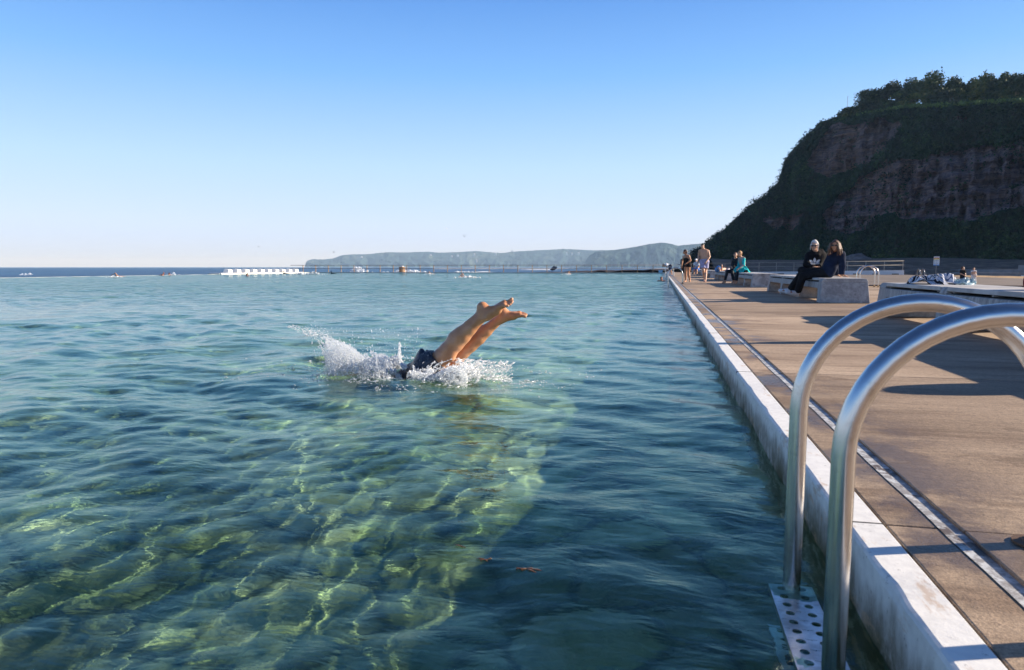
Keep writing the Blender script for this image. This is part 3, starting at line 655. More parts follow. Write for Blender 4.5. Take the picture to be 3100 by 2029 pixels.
# white end block with the far ladder, crate
o = MB().box(0.40, 1.02, 57.6, 58.4, -0.10, 0.38).build('end_block', MWH, bevel=0.02); tag(o, 'small white concrete block beside the far ladder on the pool edge', 'block')
p_ = atd(2000, 809, 96)
m = MB().box(-0.28, 0.28, -0.2, 0.2, 0, 0.36); m.box(-0.31, 0.31, -0.23, 0.23, 0.30, 0.40)
o = m.build('crate', plain('blue_plastic', (0.22, 0.42, 0.60), 0.5), bevel=0.01); o.location = (p_.x, 100.35, -0.06); tag(o, 'pale blue crate at the far end of the pool behind the fence', 'crate')

# ------------------------------------------------------------------ fences
MRUST = plain('weathered_post', (0.42, 0.27, 0.16), 0.7, scale=3); MRAIL = plain('dull_rail', (0.16, 0.15, 0.15), 0.45, 0.4); MPOST2 = plain('grey_post', (0.30, 0.26, 0.21), 0.6)
r_ = empty('railing', (-56.2, 100.4, -0.06)); tag(r_, 'long two-rail metal fence with tan posts across the far end of the pool', 'fence')
n_ = 26
for k in range(n_ + 1):
    o = MB().box(-0.045, 0.045, -0.045, 0.045, 0, 1.07).build('post', MRUST, r_); o.location = (k * 2.2, 0, 0)
for zz in (1.09, 0.56): MB().tube([(-2.2, 0, zz), (n_ * 2.2 + 0.6, 0, zz)], 0.035, 8).build('rail', MRAIL, r_, True)
r_ = empty('railing', (4.0, 97.2, 0.1)); tag(r_, 'grey railing at the foot of the cliff above the low white wall', 'fence')
zz_ = lambda x: 0.0 + 0.30 * x / 26.5
for k in range(13):
    o = MB().box(-0.04, 0.04, -0.04, 0.04, -0.4, 1.12).build('post', MPOST2, r_); o.location = (k * 2.2, 0, zz_(k * 2.2))
for h in (1.13, 0.60): MB().tube([(0, 0, h), (26.5, 0, h + 0.30)], 0.032, 8).build('rail', MPOST2, r_, True)

# ------------------------------------------------------------------ starting blocks with their numbers
MBLK = plain('block_paint', (0.80, 0.79, 0.76), 0.6, scale=3, var=0.06)
def text_mesh(s, size, mat, name, parent):
    cu = bpy.data.curves.new('txt', 'FONT'); cu.body = s; cu.size = size; cu.align_x = 'CENTER'; cu.align_y = 'CENTER'; cu.extrude = 0.004
    o = bpy.data.objects.new('txt', cu); COL.objects.link(o); bpy.context.view_layer.update()
    me = bpy.data.meshes.new_from_object(o.evaluated_get(bpy.context.evaluated_depsgraph_get())); bpy.data.objects.remove(o); me.name = name
    q = bpy.data.objects.new(name, me); COL.objects.link(q); me.materials.clear(); me.materials.append(mat); q.parent = parent; return q
o = MB().box(-56.35, -54.62, 77.2, 97.6, -0.5, -0.03).build('pool_edge_plinth', MBLK, bevel=0.03); tag(o, kind='structure')
xs_ = [300, 390, 477, 557, 636, 710, 785, 852, 922, 988]
MNUM = plain('number_paint', (0.02, 0.02, 0.025), 0.6)
for k, cxp in enumerate(xs_):
    px = 600 + cxp / 3.4 + 4; d = ray(px, 809); yb = -55.0 * d.y / d.x
    r_ = empty('starting_block', (-54.75, yb, -0.035)); num = 10 - k
    tag(r_, f'white starting block numbered {num} in the row on the far left pool edge', 'starting block', 'white numbered starting blocks')
    m = MB(); m.prism([(-0.90, 0), (0, 0), (0, 0.45), (-0.60, 0.52)], -0.42, 0.42, 'y'); m.build('body', MBLK, r_, bevel=0.02)
    q = text_mesh(str(num), 0.42, MNUM, 'number', r_); q.location = (0.012, 0, 0.24); q.rotation_euler = (R(90), 0, R(90))
p_ = atd(1193, 809, 104)
r_ = empty('concrete_drum', (p_.x, 101.6, -0.06)); tag(r_, 'rusty brown round concrete stub standing behind the far fence', 'drum')
MB().lathe([(0.50, -0.4), (0.50, 0.78), (0.46, 0.82)], 28).build('drum_body', plain('rusty_concrete', (0.33, 0.20, 0.12), 0.8, scale=2.5, var=0.45), r_, False)
MB().lathe([(0.24, 0.82), (0.22, 0.97), (0.12, 1.0)], 16).build('cap', MWH, r_, False)

# ------------------------------------------------------------------ sign at the foot of the cliff
p_ = atd(2834, 809, 74); r_ = empty('notice_sign', (p_.x, p_.y, ground_z(np.array([p_.x]), np.array([p_.y]))[0])); r_.rotation_euler[2] = YAW * 0 + math.atan2(p_.y, p_.x) - R(90)
tag(r_, 'tall white notice sign with red, yellow and blue bands at the foot of the cliff', 'sign')
zt = EYE + 32 * 74 / FPX - r_.location.z; hh = 27 * 74 / FPX * 1.0; ww = 15 * 74 / FPX
MB().box(-0.03, 0.03, -0.03, 0.03, -0.6, zt - hh + 0.1).build('post', MPOST2, r_)
bd = MB().box(-ww / 2, ww / 2, -0.02, 0.02, zt - hh, zt).build('board', plain('sign_white', (0.75, 0.78, 0.8), 0.5, var=0.05), r_)
for a, b, colr, nm in ((0.80, 0.88, (0.55, 0.09, 0.03), 'red_band'), (0.66, 0.78, (0.75, 0.52, 0.05), 'yellow_band'), (0.0, 0.10, (0.03, 0.25, 0.6), 'blue_band')):
    MB().box(-ww / 2 + 0.01, ww / 2 - 0.01, -0.028, -0.021, zt - hh + hh * a, zt - hh + hh * b).build(nm, plain(nm, colr, 0.5, var=0.05), bd)
m = MB()
for k in range(3):
    for j in range(3): m.box(-ww * 0.40 + j * ww * 0.28, -ww * 0.40 + j * ww * 0.28 + ww * 0.2, -0.027, -0.021, zt - hh + hh * (0.16 + 0.165 * k), zt - hh + hh * (0.25 + 0.165 * k))
m.build('pictogram_rows', plain('sign_grey', (0.25, 0.33, 0.42), 0.5), bd)

# ------------------------------------------------------------------ trees on the cliff
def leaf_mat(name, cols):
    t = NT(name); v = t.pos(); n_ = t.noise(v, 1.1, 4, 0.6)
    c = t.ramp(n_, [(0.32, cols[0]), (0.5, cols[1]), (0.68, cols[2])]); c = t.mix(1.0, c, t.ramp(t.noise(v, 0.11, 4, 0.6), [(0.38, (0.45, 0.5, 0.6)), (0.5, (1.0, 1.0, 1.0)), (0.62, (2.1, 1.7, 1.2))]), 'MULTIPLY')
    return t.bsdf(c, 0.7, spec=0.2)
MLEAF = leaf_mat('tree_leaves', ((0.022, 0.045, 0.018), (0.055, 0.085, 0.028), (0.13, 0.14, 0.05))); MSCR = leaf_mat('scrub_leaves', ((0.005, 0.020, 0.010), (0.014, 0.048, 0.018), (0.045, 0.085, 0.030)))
MBARK = plain('bark', (0.10, 0.07, 0.05), 0.9, scale=2)
def leaves(C, rad, n, size, r, flat=1.0):
    """n small leaf-clump faces spread through ellipsoids C (k,3) of radii rad (k,3)"""
    k = r.choice(len(C), n, p=(rad.prod(1) ** 0.8) / (rad.prod(1) ** 0.8).sum())
    d = r.normal(size=(n, 3)); d /= np.linalg.norm(d, axis=1)[:, None]; rr = r.random(n) ** 0.45
    P = C[k] + d * rr[:, None] * rad[k] * (1 + 0.18 * r.normal(size=(n, 1)))
    a = r.normal(size=(n, 3)); a /= np.linalg.norm(a, axis=1)[:, None]; b = np.cross(a, r.normal(size=(n, 3))); b /= np.linalg.norm(b, axis=1)[:, None]
    s = size * (0.5 + r.random((n, 1))); V = np.stack([P - a * s, P - b * s * 0.7, P + a * s, P + b * s * 0.7], 1)
    return V.reshape(-1, 3), np.arange(4 * n).reshape(-1, 4)
TREES = [  # px, top y, width px, base y, extra depth
    (2566, 340, 74, 368, 3), (2606, 309, 90, 364, 5), (2642, 282, 88, 357, 8), (2676, 263, 90, 346, 10), (2724, 254, 80, 344, 12), (2792, 233, 95, 342, 14), (2758, 262, 70, 344, 20), (2850, 250, 74, 338, 16),
    (2905, 256, 60, 334, 20), (2946, 240, 80, 332, 14), (3000, 238, 74, 330, 16), (3042, 242, 56, 328, 13), (3078, 234, 52, 325, 15), (3118, 228, 70, 322, 14), (3190, 225, 80, 318, 14), (2704, 288, 84, 344, 7), (2826, 284, 80, 338, 9), (2884, 286, 84, 336, 22), (2972, 270, 84, 331, 22), (3064, 266, 84, 327, 20)]
TL = ['lowest wind-bent tree at the left end of the clifftop row', 'small dense tree second from the left on the clifftop', 'dark dense tree on the sloping left part of the clifftop', 'broad dark tree where the clifftop levels out', 'spreading tree left of the tallest clifftop tree', 'tallest domed tree on the clifftop',
      'dark tree behind and left of the tallest clifftop tree', 'flat-topped tree above the small dark shed', 'thin gappy tree between the shed and the white windows', 'wide round tree left of the white clifftop windows', 'leafy tree over the clifftop house', 'narrow dark tree right of the clifftop house', 'upright tree second from the right frame edge', 'tree cut by the right frame edge on the clifftop', 'outermost tree past the right end of the clifftop', 'low bushy tree in front of the broad dark clifftop tree', 'low bushy tree just left of the small dark shed', 'low bushy tree just right of the small dark shed', 'low bushy tree behind the wide round clifftop tree', 'low bushy tree between the clifftop house and the right frame edge']
for k, (px, yt, wpx, yb, ex) in enumerate(TREES):
    r = np.random.default_rng(100 + k); D = float(interp([(a, b) for a, b in zip(uu, Dt[-1])], px)) + ex
    base = atd(px + r.uniform(-8, 8), 809, D); gz = float(interp([(a, zb + h) for a, h in zip(uu, Ht[-1])], px)); base.z = gz - 0.6 - max(0, (2600 - px)) * 0.02
    H = EYE + (809 - yt) / FPX * D - base.z; W = wpx / FPX * D * 0.74
    r_ = empty('clifftop_tree', base); tag(r_, TL[k], 'tree', 'trees along the clifftop')
    nb = 9; C = []; RD = []
    for j in range(nb):
        a = r.uniform(0, 6.283); q = W * 0.62 * math.sqrt(r.random()); hgt = H * (0.40 + 0.46 * r.random()) * (1 - 0.25 * (q / W) ** 2)
        C.append((q * math.cos(a), q * math.sin(a), hgt)); s_ = W * r.uniform(0.26, 0.46); RD.append((s_, s_, s_ * 0.46))
    C.append((0, 0, H * 0.80)); RD.append((W * 0.40, W * 0.40, H * 0.19))
    m = MB(); m.tube([(0, 0, -1), (0.15, 0.1, H * 0.25), (0.1, 0.0, H * 0.5)], [0.30, 0.22, 0.12], 8)
    for j in range(7):
        c_ = Vector(C[j]); st_ = Vector((0.1, 0.05, H * r.uniform(0.15, 0.42))); mid_ = st_.lerp(c_, 0.5) + Vector((0, 0, -0.25)); m.tube([st_, mid_, c_], [0.14, 0.09, 0.035], 6)
    m.build('trunk', MBARK, r_, True)
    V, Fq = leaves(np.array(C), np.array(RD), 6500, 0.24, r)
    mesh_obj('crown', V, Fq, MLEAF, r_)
# scrub over the shaded slope: one mass of leafy clumps
r = np.random.default_rng(5); sel = np.argwhere(((rk < 0.25) | ((np.random.default_rng(2).random(rk.shape) < 0.16) & (fbm(U_ * 0.03, Zd * 0.25, 4, 3) > 0.1))) & (V_ > 0.01) & (U_ < 3250)); N = 17000
pick = sel[r.choice(len(sel), N)]; jj, ii_ = pick[:, 0], pick[:, 1]
P0 = np.stack([CX[jj, ii_], CY[jj, ii_], Zd[jj, ii_]], -1) + r.normal(size=(N, 3)) * 0.35
clus = np.clip(vnoise(P0[:, 0] * 0.10, P0[:, 1] * 0.10, P0[:, 2] * 0.14) + 0.55, 0.15, 1.3)[:, None]
Vs = []; K = 9
for k in range(K):
    C_ = P0 + r.normal(size=(N, 3)) * np.array([0.55, 0.55, 0.40]) * clus
    a = r.normal(size=(N, 3)); a /= np.linalg.norm(a, axis=1)[:, None]; b = np.cross(a, r.normal(size=(N, 3))); b /= np.linalg.norm(b, axis=1)[:, None]
    s = 0.24 * (0.4 + r.random((N, 1))) * (0.6 + 0.6 * clus); Vs.append(np.stack([C_ - a * s, C_ - b * s * 0.7, C_ + a * s, C_ + b * s * 0.7], 1))
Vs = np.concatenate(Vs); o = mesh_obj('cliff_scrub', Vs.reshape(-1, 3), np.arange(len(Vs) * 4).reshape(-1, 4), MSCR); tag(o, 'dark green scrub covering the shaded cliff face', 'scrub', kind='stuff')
# grass rim
gt = []; 
r = np.random.default_rng(9); N = 9000; q = r.integers(0, len(uu), N); bk = r.integers(0, 3, N); lo_ = uu[q] > 2580; q = q[lo_]; bk = bk[lo_]; N = len(q)
P0 = np.stack([CV[NV - 3 + bk, q, 0], CV[NV - 3 + bk, q, 1], CV[NV - 3 + bk, q, 2]], -1) + r.normal(size=(N, 3)) * np.array([0.8, 0.8, 0.12])
a = r.normal(size=(N, 3)) * np.array([1, 1, 0.3]); a /= np.linalg.norm(a, axis=1)[:, None]; s = 0.16 + 0.2 * r.random((N, 1))
V = np.stack([P0 - a * s, P0 + a * s, P0 + a * s * 0.3 + np.array([0, 0, 1]) * s * 1.6], 1)
o = mesh_obj('clifftop_grass', V.reshape(-1, 3), np.arange(3 * N).reshape(-1, 3), plain('grass', (0.10, 0.16, 0.03), 0.8, scale=0.4, var=0.4)); tag(o, 'sunlit green grass along the cliff edge', 'grass', kind='stuff')
# clifftop wall, shed, house
def top_at(px, ex=0.0):
    D = float(interp([(a, b) for a, b in zip(uu, Dt[-1])], px)) + ex; p = atd(px, 809, D); p.z = float(interp([(a, zb + h) for a, h in zip(uu, Ht[-1])], px)); return p, D
m = MB(); pts = [top_at(x, 9)[0] for x in np.arange(2770, 3240, 12)]
for a, b in zip(pts[:-1], pts[1:]):
    d = Vector((b.x - a.x, b.y - a.y, 0)).normalized(); nn_ = Vector((-d.y, d.x, 0)) * 0.12; a2 = a + d * 0.03; b2 = b - d * 0.03
    m.add([a2 - nn_ + Vector((0,0,-0.5)), b2 - nn_ + Vector((0,0,-0.5)), b2 + nn_ + Vector((0,0,-0.5)), a2 + nn_ + Vector((0,0,-0.5)), a2 - nn_ + Vector((0,0,1.2)), b2 - nn_ + Vector((0,0,1.2)), b2 + nn_ + Vector((0,0,1.2)), a2 + nn_ + Vector((0,0,1.2))], [(0,3,2,1),(4,5,6,7),(0,1,5,4),(1,2,6,5),(2,3,7,6),(3,0,4,7)])
o = m.build('garden_wall', plain('old_wall', (0.12, 0.11, 0.12), 0.9, scale=0.8)); tag(o, 'long low grey wall running along the clifftop under the trees', 'wall')
def house(name, px, ex, w_, d_, h, label, wallm, roofm, rise, wins, cat):
    p, D = top_at(px, ex); r_ = empty(name, p, math.atan2(p.y, p.x) - R(90)); tag(r_, label, cat)
    MB().box(-w_/2, w_/2, 0, d_, -0.5, h).build('wall', wallm, r_)
    m = MB(); m.prism([(-0.35, h - 0.05), (d_ + 0.35, h - 0.05), (d_ / 2, h + rise)], -w_/2 - 0.3, w_/2 + 0.3, 'x'); m.build('roof', roofm, r_)
    for (x, z, a, b) in wins:
        f_ = MB().box(x - a/2, x + a/2, -0.05, 0.02, z - b/2, z + b/2).build('window', MBLK, r_); MB().box(x - a/2 + 0.1, x - 0.04, -0.07, -0.04, z - b/2 + 0.1, z + b/2 - 0.1).box(x + 0.04, x + a/2 - 0.1, -0.07, -0.04, z - b/2 + 0.1, z + b/2 - 0.1).build('pane', plain('pane', (0.05, 0.07, 0.1), 0.1), f_)
house('shed', 2842, 16, 2.6, 3, 1.7, 'small dark shed with pale blue metal roof under the clifftop trees', plain('dark_wood', (0.03, 0.026, 0.024), 0.8), plain('blue_roof', (0.18, 0.34, 0.50), 0.4), 0.7, [(0, 1.0, 0.9, 0.8)], 'shed')
house('clifftop_house', 3010, 26, 13, 8, 3.4, 'brick house with white framed windows half hidden by clifftop trees', plain('brick', (0.20, 0.10, 0.075), 0.9), plain('tile_roof', (0.10, 0.08, 0.075), 0.8), 1.8, [(-4.8, 2.1, 1.4, 1.6), (-2.2, 2.1, 1.2, 1.6), (2.6, 2.1, 1.8, 1.8), (5.2, 2.1, 1.3, 1.4)], 'house')
HH = [(1304, 772, 'white house low on the far headland, leftmost of the scattered houses'), (1368, 775, 'white house on the far headland below the pointed pine'), (1386, 773, 'small white house beside a pine on the far headland'), (1443, 786, 'bright white house halfway down the far headland'), (1436, 768, 'small pale house near the skyline of the far headland'), (1500, 766, 'pale house at the dip of the far headland skyline'), (1716, 765, 'pale house in the cluster on top of the far headland'), (1732, 767, 'widest white house in the cluster on top of the far headland'), (1752, 765, 'low white roof right of the cluster on the far headland'), (1822, 762, 'white house just left of the nearer hill'), (1095, 778, 'lone white house on the left part of the far headland')]
for k, (px, py, lab) in enumerate(HH):
    D = 4560 if py > 780 else 4760; p = atd(px, py + 2, D); r_ = empty('headland_house', p, 0.2); tag(r_, lab, 'house', 'white houses on the far headland')
    w_ = 8 + 5 * ((k * 37) % 3) / 2
    MB().box(-w_/2, w_/2, -4, 4, -14, 5).build('wall', MBLK, r_); MB().prism([(-5, 4.8), (5, 4.8), (0, 8)], -w_/2 - 1, w_/2 + 1, 'x').build('roof', plain('pale_roof', (0.5, 0.45, 0.42), 0.6), r_)
for k, (px, py, h, lab) in enumerate(((1550, 763, 12, 'pointed pine standing above the skyline of the far headland'), (1369, 767, 9, 'small pointed pine near the left houses on the far headland'), (1705, 757, 8, 'round-topped pine above the headland house cluster'))):
    p = atd(px, py, 4860); r_ = empty('headland_pine', p); tag(r_, lab, 'tree', 'pines on the far headland')
    MB().tube([(0, 0, -6), (0, 0, h)], [0.9, 0.3], 6).build('trunk', MBARK, r_); V, Fq = leaves(np.array([(0, 0, h * q) for q in (0.3, 0.6, 0.9, 1.2)]), np.array([(5 - 3.5 * q, 5 - 3.5 * q, 3.0) for q in (0.3, 0.6, 0.9, 1.2)]), 700, 1.2, np.random.default_rng(k)); mesh_obj('crown', V, Fq, MSCR, r_)
p = atd(1918, 752, 3300); o = MB().tube([(0, 0, -4), (0, 0, 16)], [0.5, 0.25], 6).box(-1.6, 1.6, -0.2, 0.2, 11, 11.5).build('radio_mast', MRAIL); o.location = p; tag(o, 'thin radio mast on the slope of the nearer hill', 'mast')
for k, (x0, x1, y_) in enumerate(((2542, 2543, 268), (2563, 2564, 256))):
    p, D = top_at(x0, 2); h = EYE + (809 - (306 if k == 0 else 296)) / FPX * D - p.z
    o = MB().tube([(0, 0, -1), (0, 0, max(h, 2.5))], 0.05, 6).box(-0.02, 0.25, -0.02, 0.02, max(h, 2.5) - 0.15, max(h, 2.5) - 0.1).build('thin_pole', MPOST2); o.location = p; tag(o, ('left' if k == 0 else 'right') + ' of two thin bare poles on the sloping clifftop', 'pole', 'poles on the clifftop')

# boulders at the foot of the cliff
for k, (px, py, s_, lab) in enumerate(((2590, 800, 2.6, 'largest pale boulder at the cliff foot right of the long-haired person'), (2612, 792, 1.6, 'upright pale boulder right of the largest one at the cliff foot'), (2566, 806, 1.1, 'small boulder left of the largest one at the cliff foot'), (2240, 812, 1.2, 'low boulder at the cliff foot behind the wetsuit couple'), (2310, 813, 0.9, 'small low boulder at the cliff foot right of the wetsuit couple'))):
    bm = bmesh.new(); bmesh.ops.create_icosphere(bm, subdivisions=3, radius=1)
    for vtx in bm.verts:
        c_ = vtx.co; q = 1 + 0.32 * float(vnoise(c_.x * 1.2 + k * 5, c_.y * 1.2, c_.z * 1.2)) + 0.10 * float(vnoise(c_.x * 4, c_.y * 4 + k, c_.z * 4)); vtx.co = Vector((c_.x * q * 1.2, c_.y * q, c_.z * q * 0.9)) * s_
    me = bpy.data.meshes.new('boulder'); bm.to_mesh(me); bm.free(); me.materials.append(plain('boulder_rock', (0.17, 0.145, 0.14), 0.9, scale=1.2, bump=0.5)); o = bpy.data.objects.new('boulder', me); COL.objects.link(o)
    D = float(interp(DBASE, px)) - 4; o.location = atd(px, py, D); tag(o, lab, 'boulder', 'boulders at the foot of the cliff')
p_ = atd(1676, 811, 150); bm = bmesh.new(); bmesh.ops.create_icosphere(bm, subdivisions=2, radius=1)
for vtx in bm.verts: c_ = vtx.co; q = 1 + 0.3 * float(vnoise(c_.x * 2, c_.y * 2, c_.z * 2 + 3)); vtx.co = Vector((c_.x * 0.75 * q, c_.y * 0.8 * q, c_.z * 0.45 * q + c_.x * 0.22))
me = bpy.data.meshes.new('boulder'); bm.to_mesh(me); bm.free(); me.materials.append(plain('boulder_rock', (0.17, 0.145, 0.14))); o = bpy.data.objects.new('boulder', me); COL.objects.link(o); o.location = (p_.x, p_.y, 0.45); tag(o, 'tilted boulder lying on the dark rock shelf beyond the far fence', 'boulder')

# ------------------------------------------------------------------ towel, bag, cup, seaweed, gulls
t = NT('striped_towel'); uv = t.n('ShaderNodeAttribute'); uv.attribute_name = 'su'; w_ = t.n('ShaderNodeMath', operation='FRACT'); t.l(t.math('MULTIPLY', uv.outputs['Fac'], 1.0), w_.inputs[0])
rp_ = t.n('ShaderNodeValToRGB'); rp_.color_ramp.interpolation = 'CONSTANT'; t.l(w_.outputs[0], rp_.inputs[0]); e = rp_.color_ramp.elements
ST = [(0.0, (0.02, 0.02, 0.03)), (0.26, (0.70, 0.70, 0.72)), (0.36, (0.10, 0.13, 0.22)), (0.42, (0.68, 0.68, 0.72)), (0.62, (0.16, 0.20, 0.30)), (0.68, (0.66, 0.67, 0.72)), (0.80, (0.02, 0.02, 0.03)), (0.9, (0.6, 0.62, 0.66))]
while len(e) < len(ST): e.new(0.5)
for i, (a, b) in enumerate(ST): e[i].position = a; e[i].color = (*b, 1)
MTOW = t.bsdf(rp_.outputs[0], 0.95, normal=t.bump(t.noise(t.pos(), 300, 3), 0.4, 0.002), spec=0.1)
def towel(name, cx, cy, z0, lx, ly, hmax, seed, mat, freq=2.2, stripes=7.0, smooth=True):
    n = 90; a = np.linspace(-1, 1, n); A, B = np.meshgrid(a, a)
    rr = np.sqrt(A ** 2 + B ** 2); th = np.arctan2(B, A); edge = 1 + 0.12 * np.sin(3 * th + seed) + 0.08 * np.sin(7 * th + 2 * seed)
    dome = np.clip(1 - (rr / edge) ** 2.6, 0, 1); fold = np.abs(fbm(A * freq + seed, B * freq, seed, 3, 0.5)); ridge = np.clip(1 - fold * 2.0, 0, 1)
    h = z0 + 0.004 + hmax * dome ** 0.6 * (0.35 + 0.75 * ridge * (0.6 + 0.4 * fbm(A * 1.2, B * 1.2, seed + 4, 2)))
    X = cx + lx * A * (1 + 0.1 * fbm(A * 2, B * 2, seed + 9, 2)); Y = cy + ly * B * (1 + 0.1 * fbm(A * 2, B * 2, seed + 7, 2))
    i2 = np.arange(n * n).reshape(n, n); Fq = np.stack([i2[:-1, :-1], i2[:-1, 1:], i2[1:, 1:], i2[1:, :-1]], -1).reshape(-1, 4)
    keep = (rr.ravel()[Fq].max(1) < 1.0); Fq = Fq[keep]
    o = mesh_obj(name, np.stack([X.ravel(), Y.ravel(), h.ravel()], -1), Fq, mat, smooth=smooth)
    su = o.data.attributes.new('su', 'FLOAT', 'POINT'); su.data.foreach_set('value', (stripes * 0.25 * (A * 0.8 + B * 0.9) + 0.9 * fbm(A * 1.7, B * 1.7, seed + 2, 2) + 10).astype(np.float32).ravel())
    sm = o.modifiers.new('thick', 'SOLIDIFY'); sm.thickness = 0.006; return o
TC = at(2850, 862, 0.5)
o = towel('towel', 3.56, 10.25, 0.502, 0.27, 0.46, 0.165, 3.0, MTOW, 2.2, 9); tag(o, 'crumpled navy, black and white striped towel heaped on the nearest bench', 'towel')
t = NT('clear_bag'); gl = t.n('ShaderNodeBsdfPrincipled'); gl.inputs['Base Color'].default_value = (0.72, 0.88, 0.92, 1); gl.inputs['Transmission Weight'].default_value = 0.55; gl.inputs['Roughness'].default_value = 0.18; gl.inputs['IOR'].default_value = 1.2; t.l(gl.outputs[0], t.out.inputs[0]); MBAG = t.m
o = towel('plastic_bag', 3.84, 10.0, 0.502, 0.15, 0.20, 0.10, 8.0, MBAG, 4.0, smooth=False); tag(o, 'crumpled clear plastic bag with pale blue contents beside the striped towel', 'bag')
def cup(loc, label):
    r_ = empty('coffee_cup', loc); tag(r_, label, 'cup')
    MB().lathe([(0.030, 0.0), (0.032, 0.004), (0.043, 0.118)], 24).build('cup_body', plain('cup_card', (0.62, 0.47, 0.32), 0.6, var=0.08), r_, False)
    MB().lathe([(0.047, 0.116), (0.047, 0.132), (0.042, 0.136), (0.040, 0.142)], 24).build('lid', plain('green_lid', (0.02, 0.48, 0.25), 0.4, var=0.05), r_, False)
CUPP = at(2487, 839.5, 0.502); cup(CUPP, 'paper coffee cup with green lid standing on the bench edge'); tag(bpy.data.objects['coffee_cup'])
for k, (px, py, s_, lab) in enumerate(((1394, 1655, 0.010, 'farthest of three bits of brown seaweed floating in the dark water'), (1469, 1697, 0.014, 'middle of three bits of brown seaweed floating in the dark water'), (1590, 1732, 0.020, 'nearest and largest bit of brown seaweed floating in the dark water'))):
    p = at(px, py, WATER); m = MB(); rr = random.Random(k)
    for j in range(5):
        a = rr.uniform(0, 6.28); L = s_ * rr.uniform(0.7, 1.5); pts = [(0.3 * L * j * 0.3, 0, 0), (L * math.cos(a), L * math.sin(a) * 0.5, 0.006), (1.6 * L * math.cos(a + 0.4), 1.2 * L * math.sin(a), 0.001)]
        m.tube(pts, [s_ * 0.20, s_ * 0.28, s_ * 0.05], 5)
    zw = WATER + float(wave_z(np.array([p.x]), np.array([p.y]))[0]); o = m.build('seaweed', plain('kelp', (0.10, 0.045, 0.015), 0.35), None, True); o.scale = (1.3, 1, 0.3); o.location = (p.x, p.y, zw + 0.001); tag(o, lab, 'seaweed', 'bits of seaweed floating near the wall')
for k, (px, py, d, sp, lab) in enumerate(((1352, 692, 95, 1.1, 'higher of the two gulls gliding above the middle of the headland'), (1406, 716, 110, 0.8, 'lower gull with raised wings above the headland'), (1011, 764, 150, 0.8, 'gull flying low over the left end of the headland'), (784, 747, 150, 1.3, 'gull far out over the sea above the starting blocks'))):
    r_ = empty('gull', atd(px, py, d), 0.6 * k); tag(r_, lab, 'gull', 'gulls in the sky')
    MG = plain('gull_white', (0.75, 0.75, 0.76), 0.7, var=0.05)
    m = MB().tube([(0, -0.22, 0), (0, -0.12, 0.01), (0, 0.05, 0), (0, 0.2, 0), (0, 0.3, -0.01)], [0.02, 0.055, 0.07, 0.045, 0.012], 10); m.build('body', MG, r_, True)
    up_ = (0.10, 0.30, 0.22, 0.12)[k]
    for s_ in (-1, 1):
        L = sp / 2; m = MB(); pts = [(0.03, 0), (0.35 * L, 0.06), (0.65 * L, 0.03), (L, -0.05)]; hz_ = [0.02, up_ * 0.6, up_, up_ * 0.8]
        for (x, y), z, ch in zip(pts, hz_, (0.11, 0.13, 0.10, 0.02)): m.v += [(s_ * x, y + ch / 2, z), (s_ * x, y, z + 0.012), (s_ * x, y - ch / 2, z)]
        for j in range(3): m.f += [(j*3, j*3+3, j*3+4, j*3+1), (j*3+1, j*3+4, j*3+5, j*3+2), (j*3+2, j*3+5, j*3+3, j*3)]
        m.build('wing', plain('gull_wing', (0.40, 0.42, 0.45), 0.7), r_)
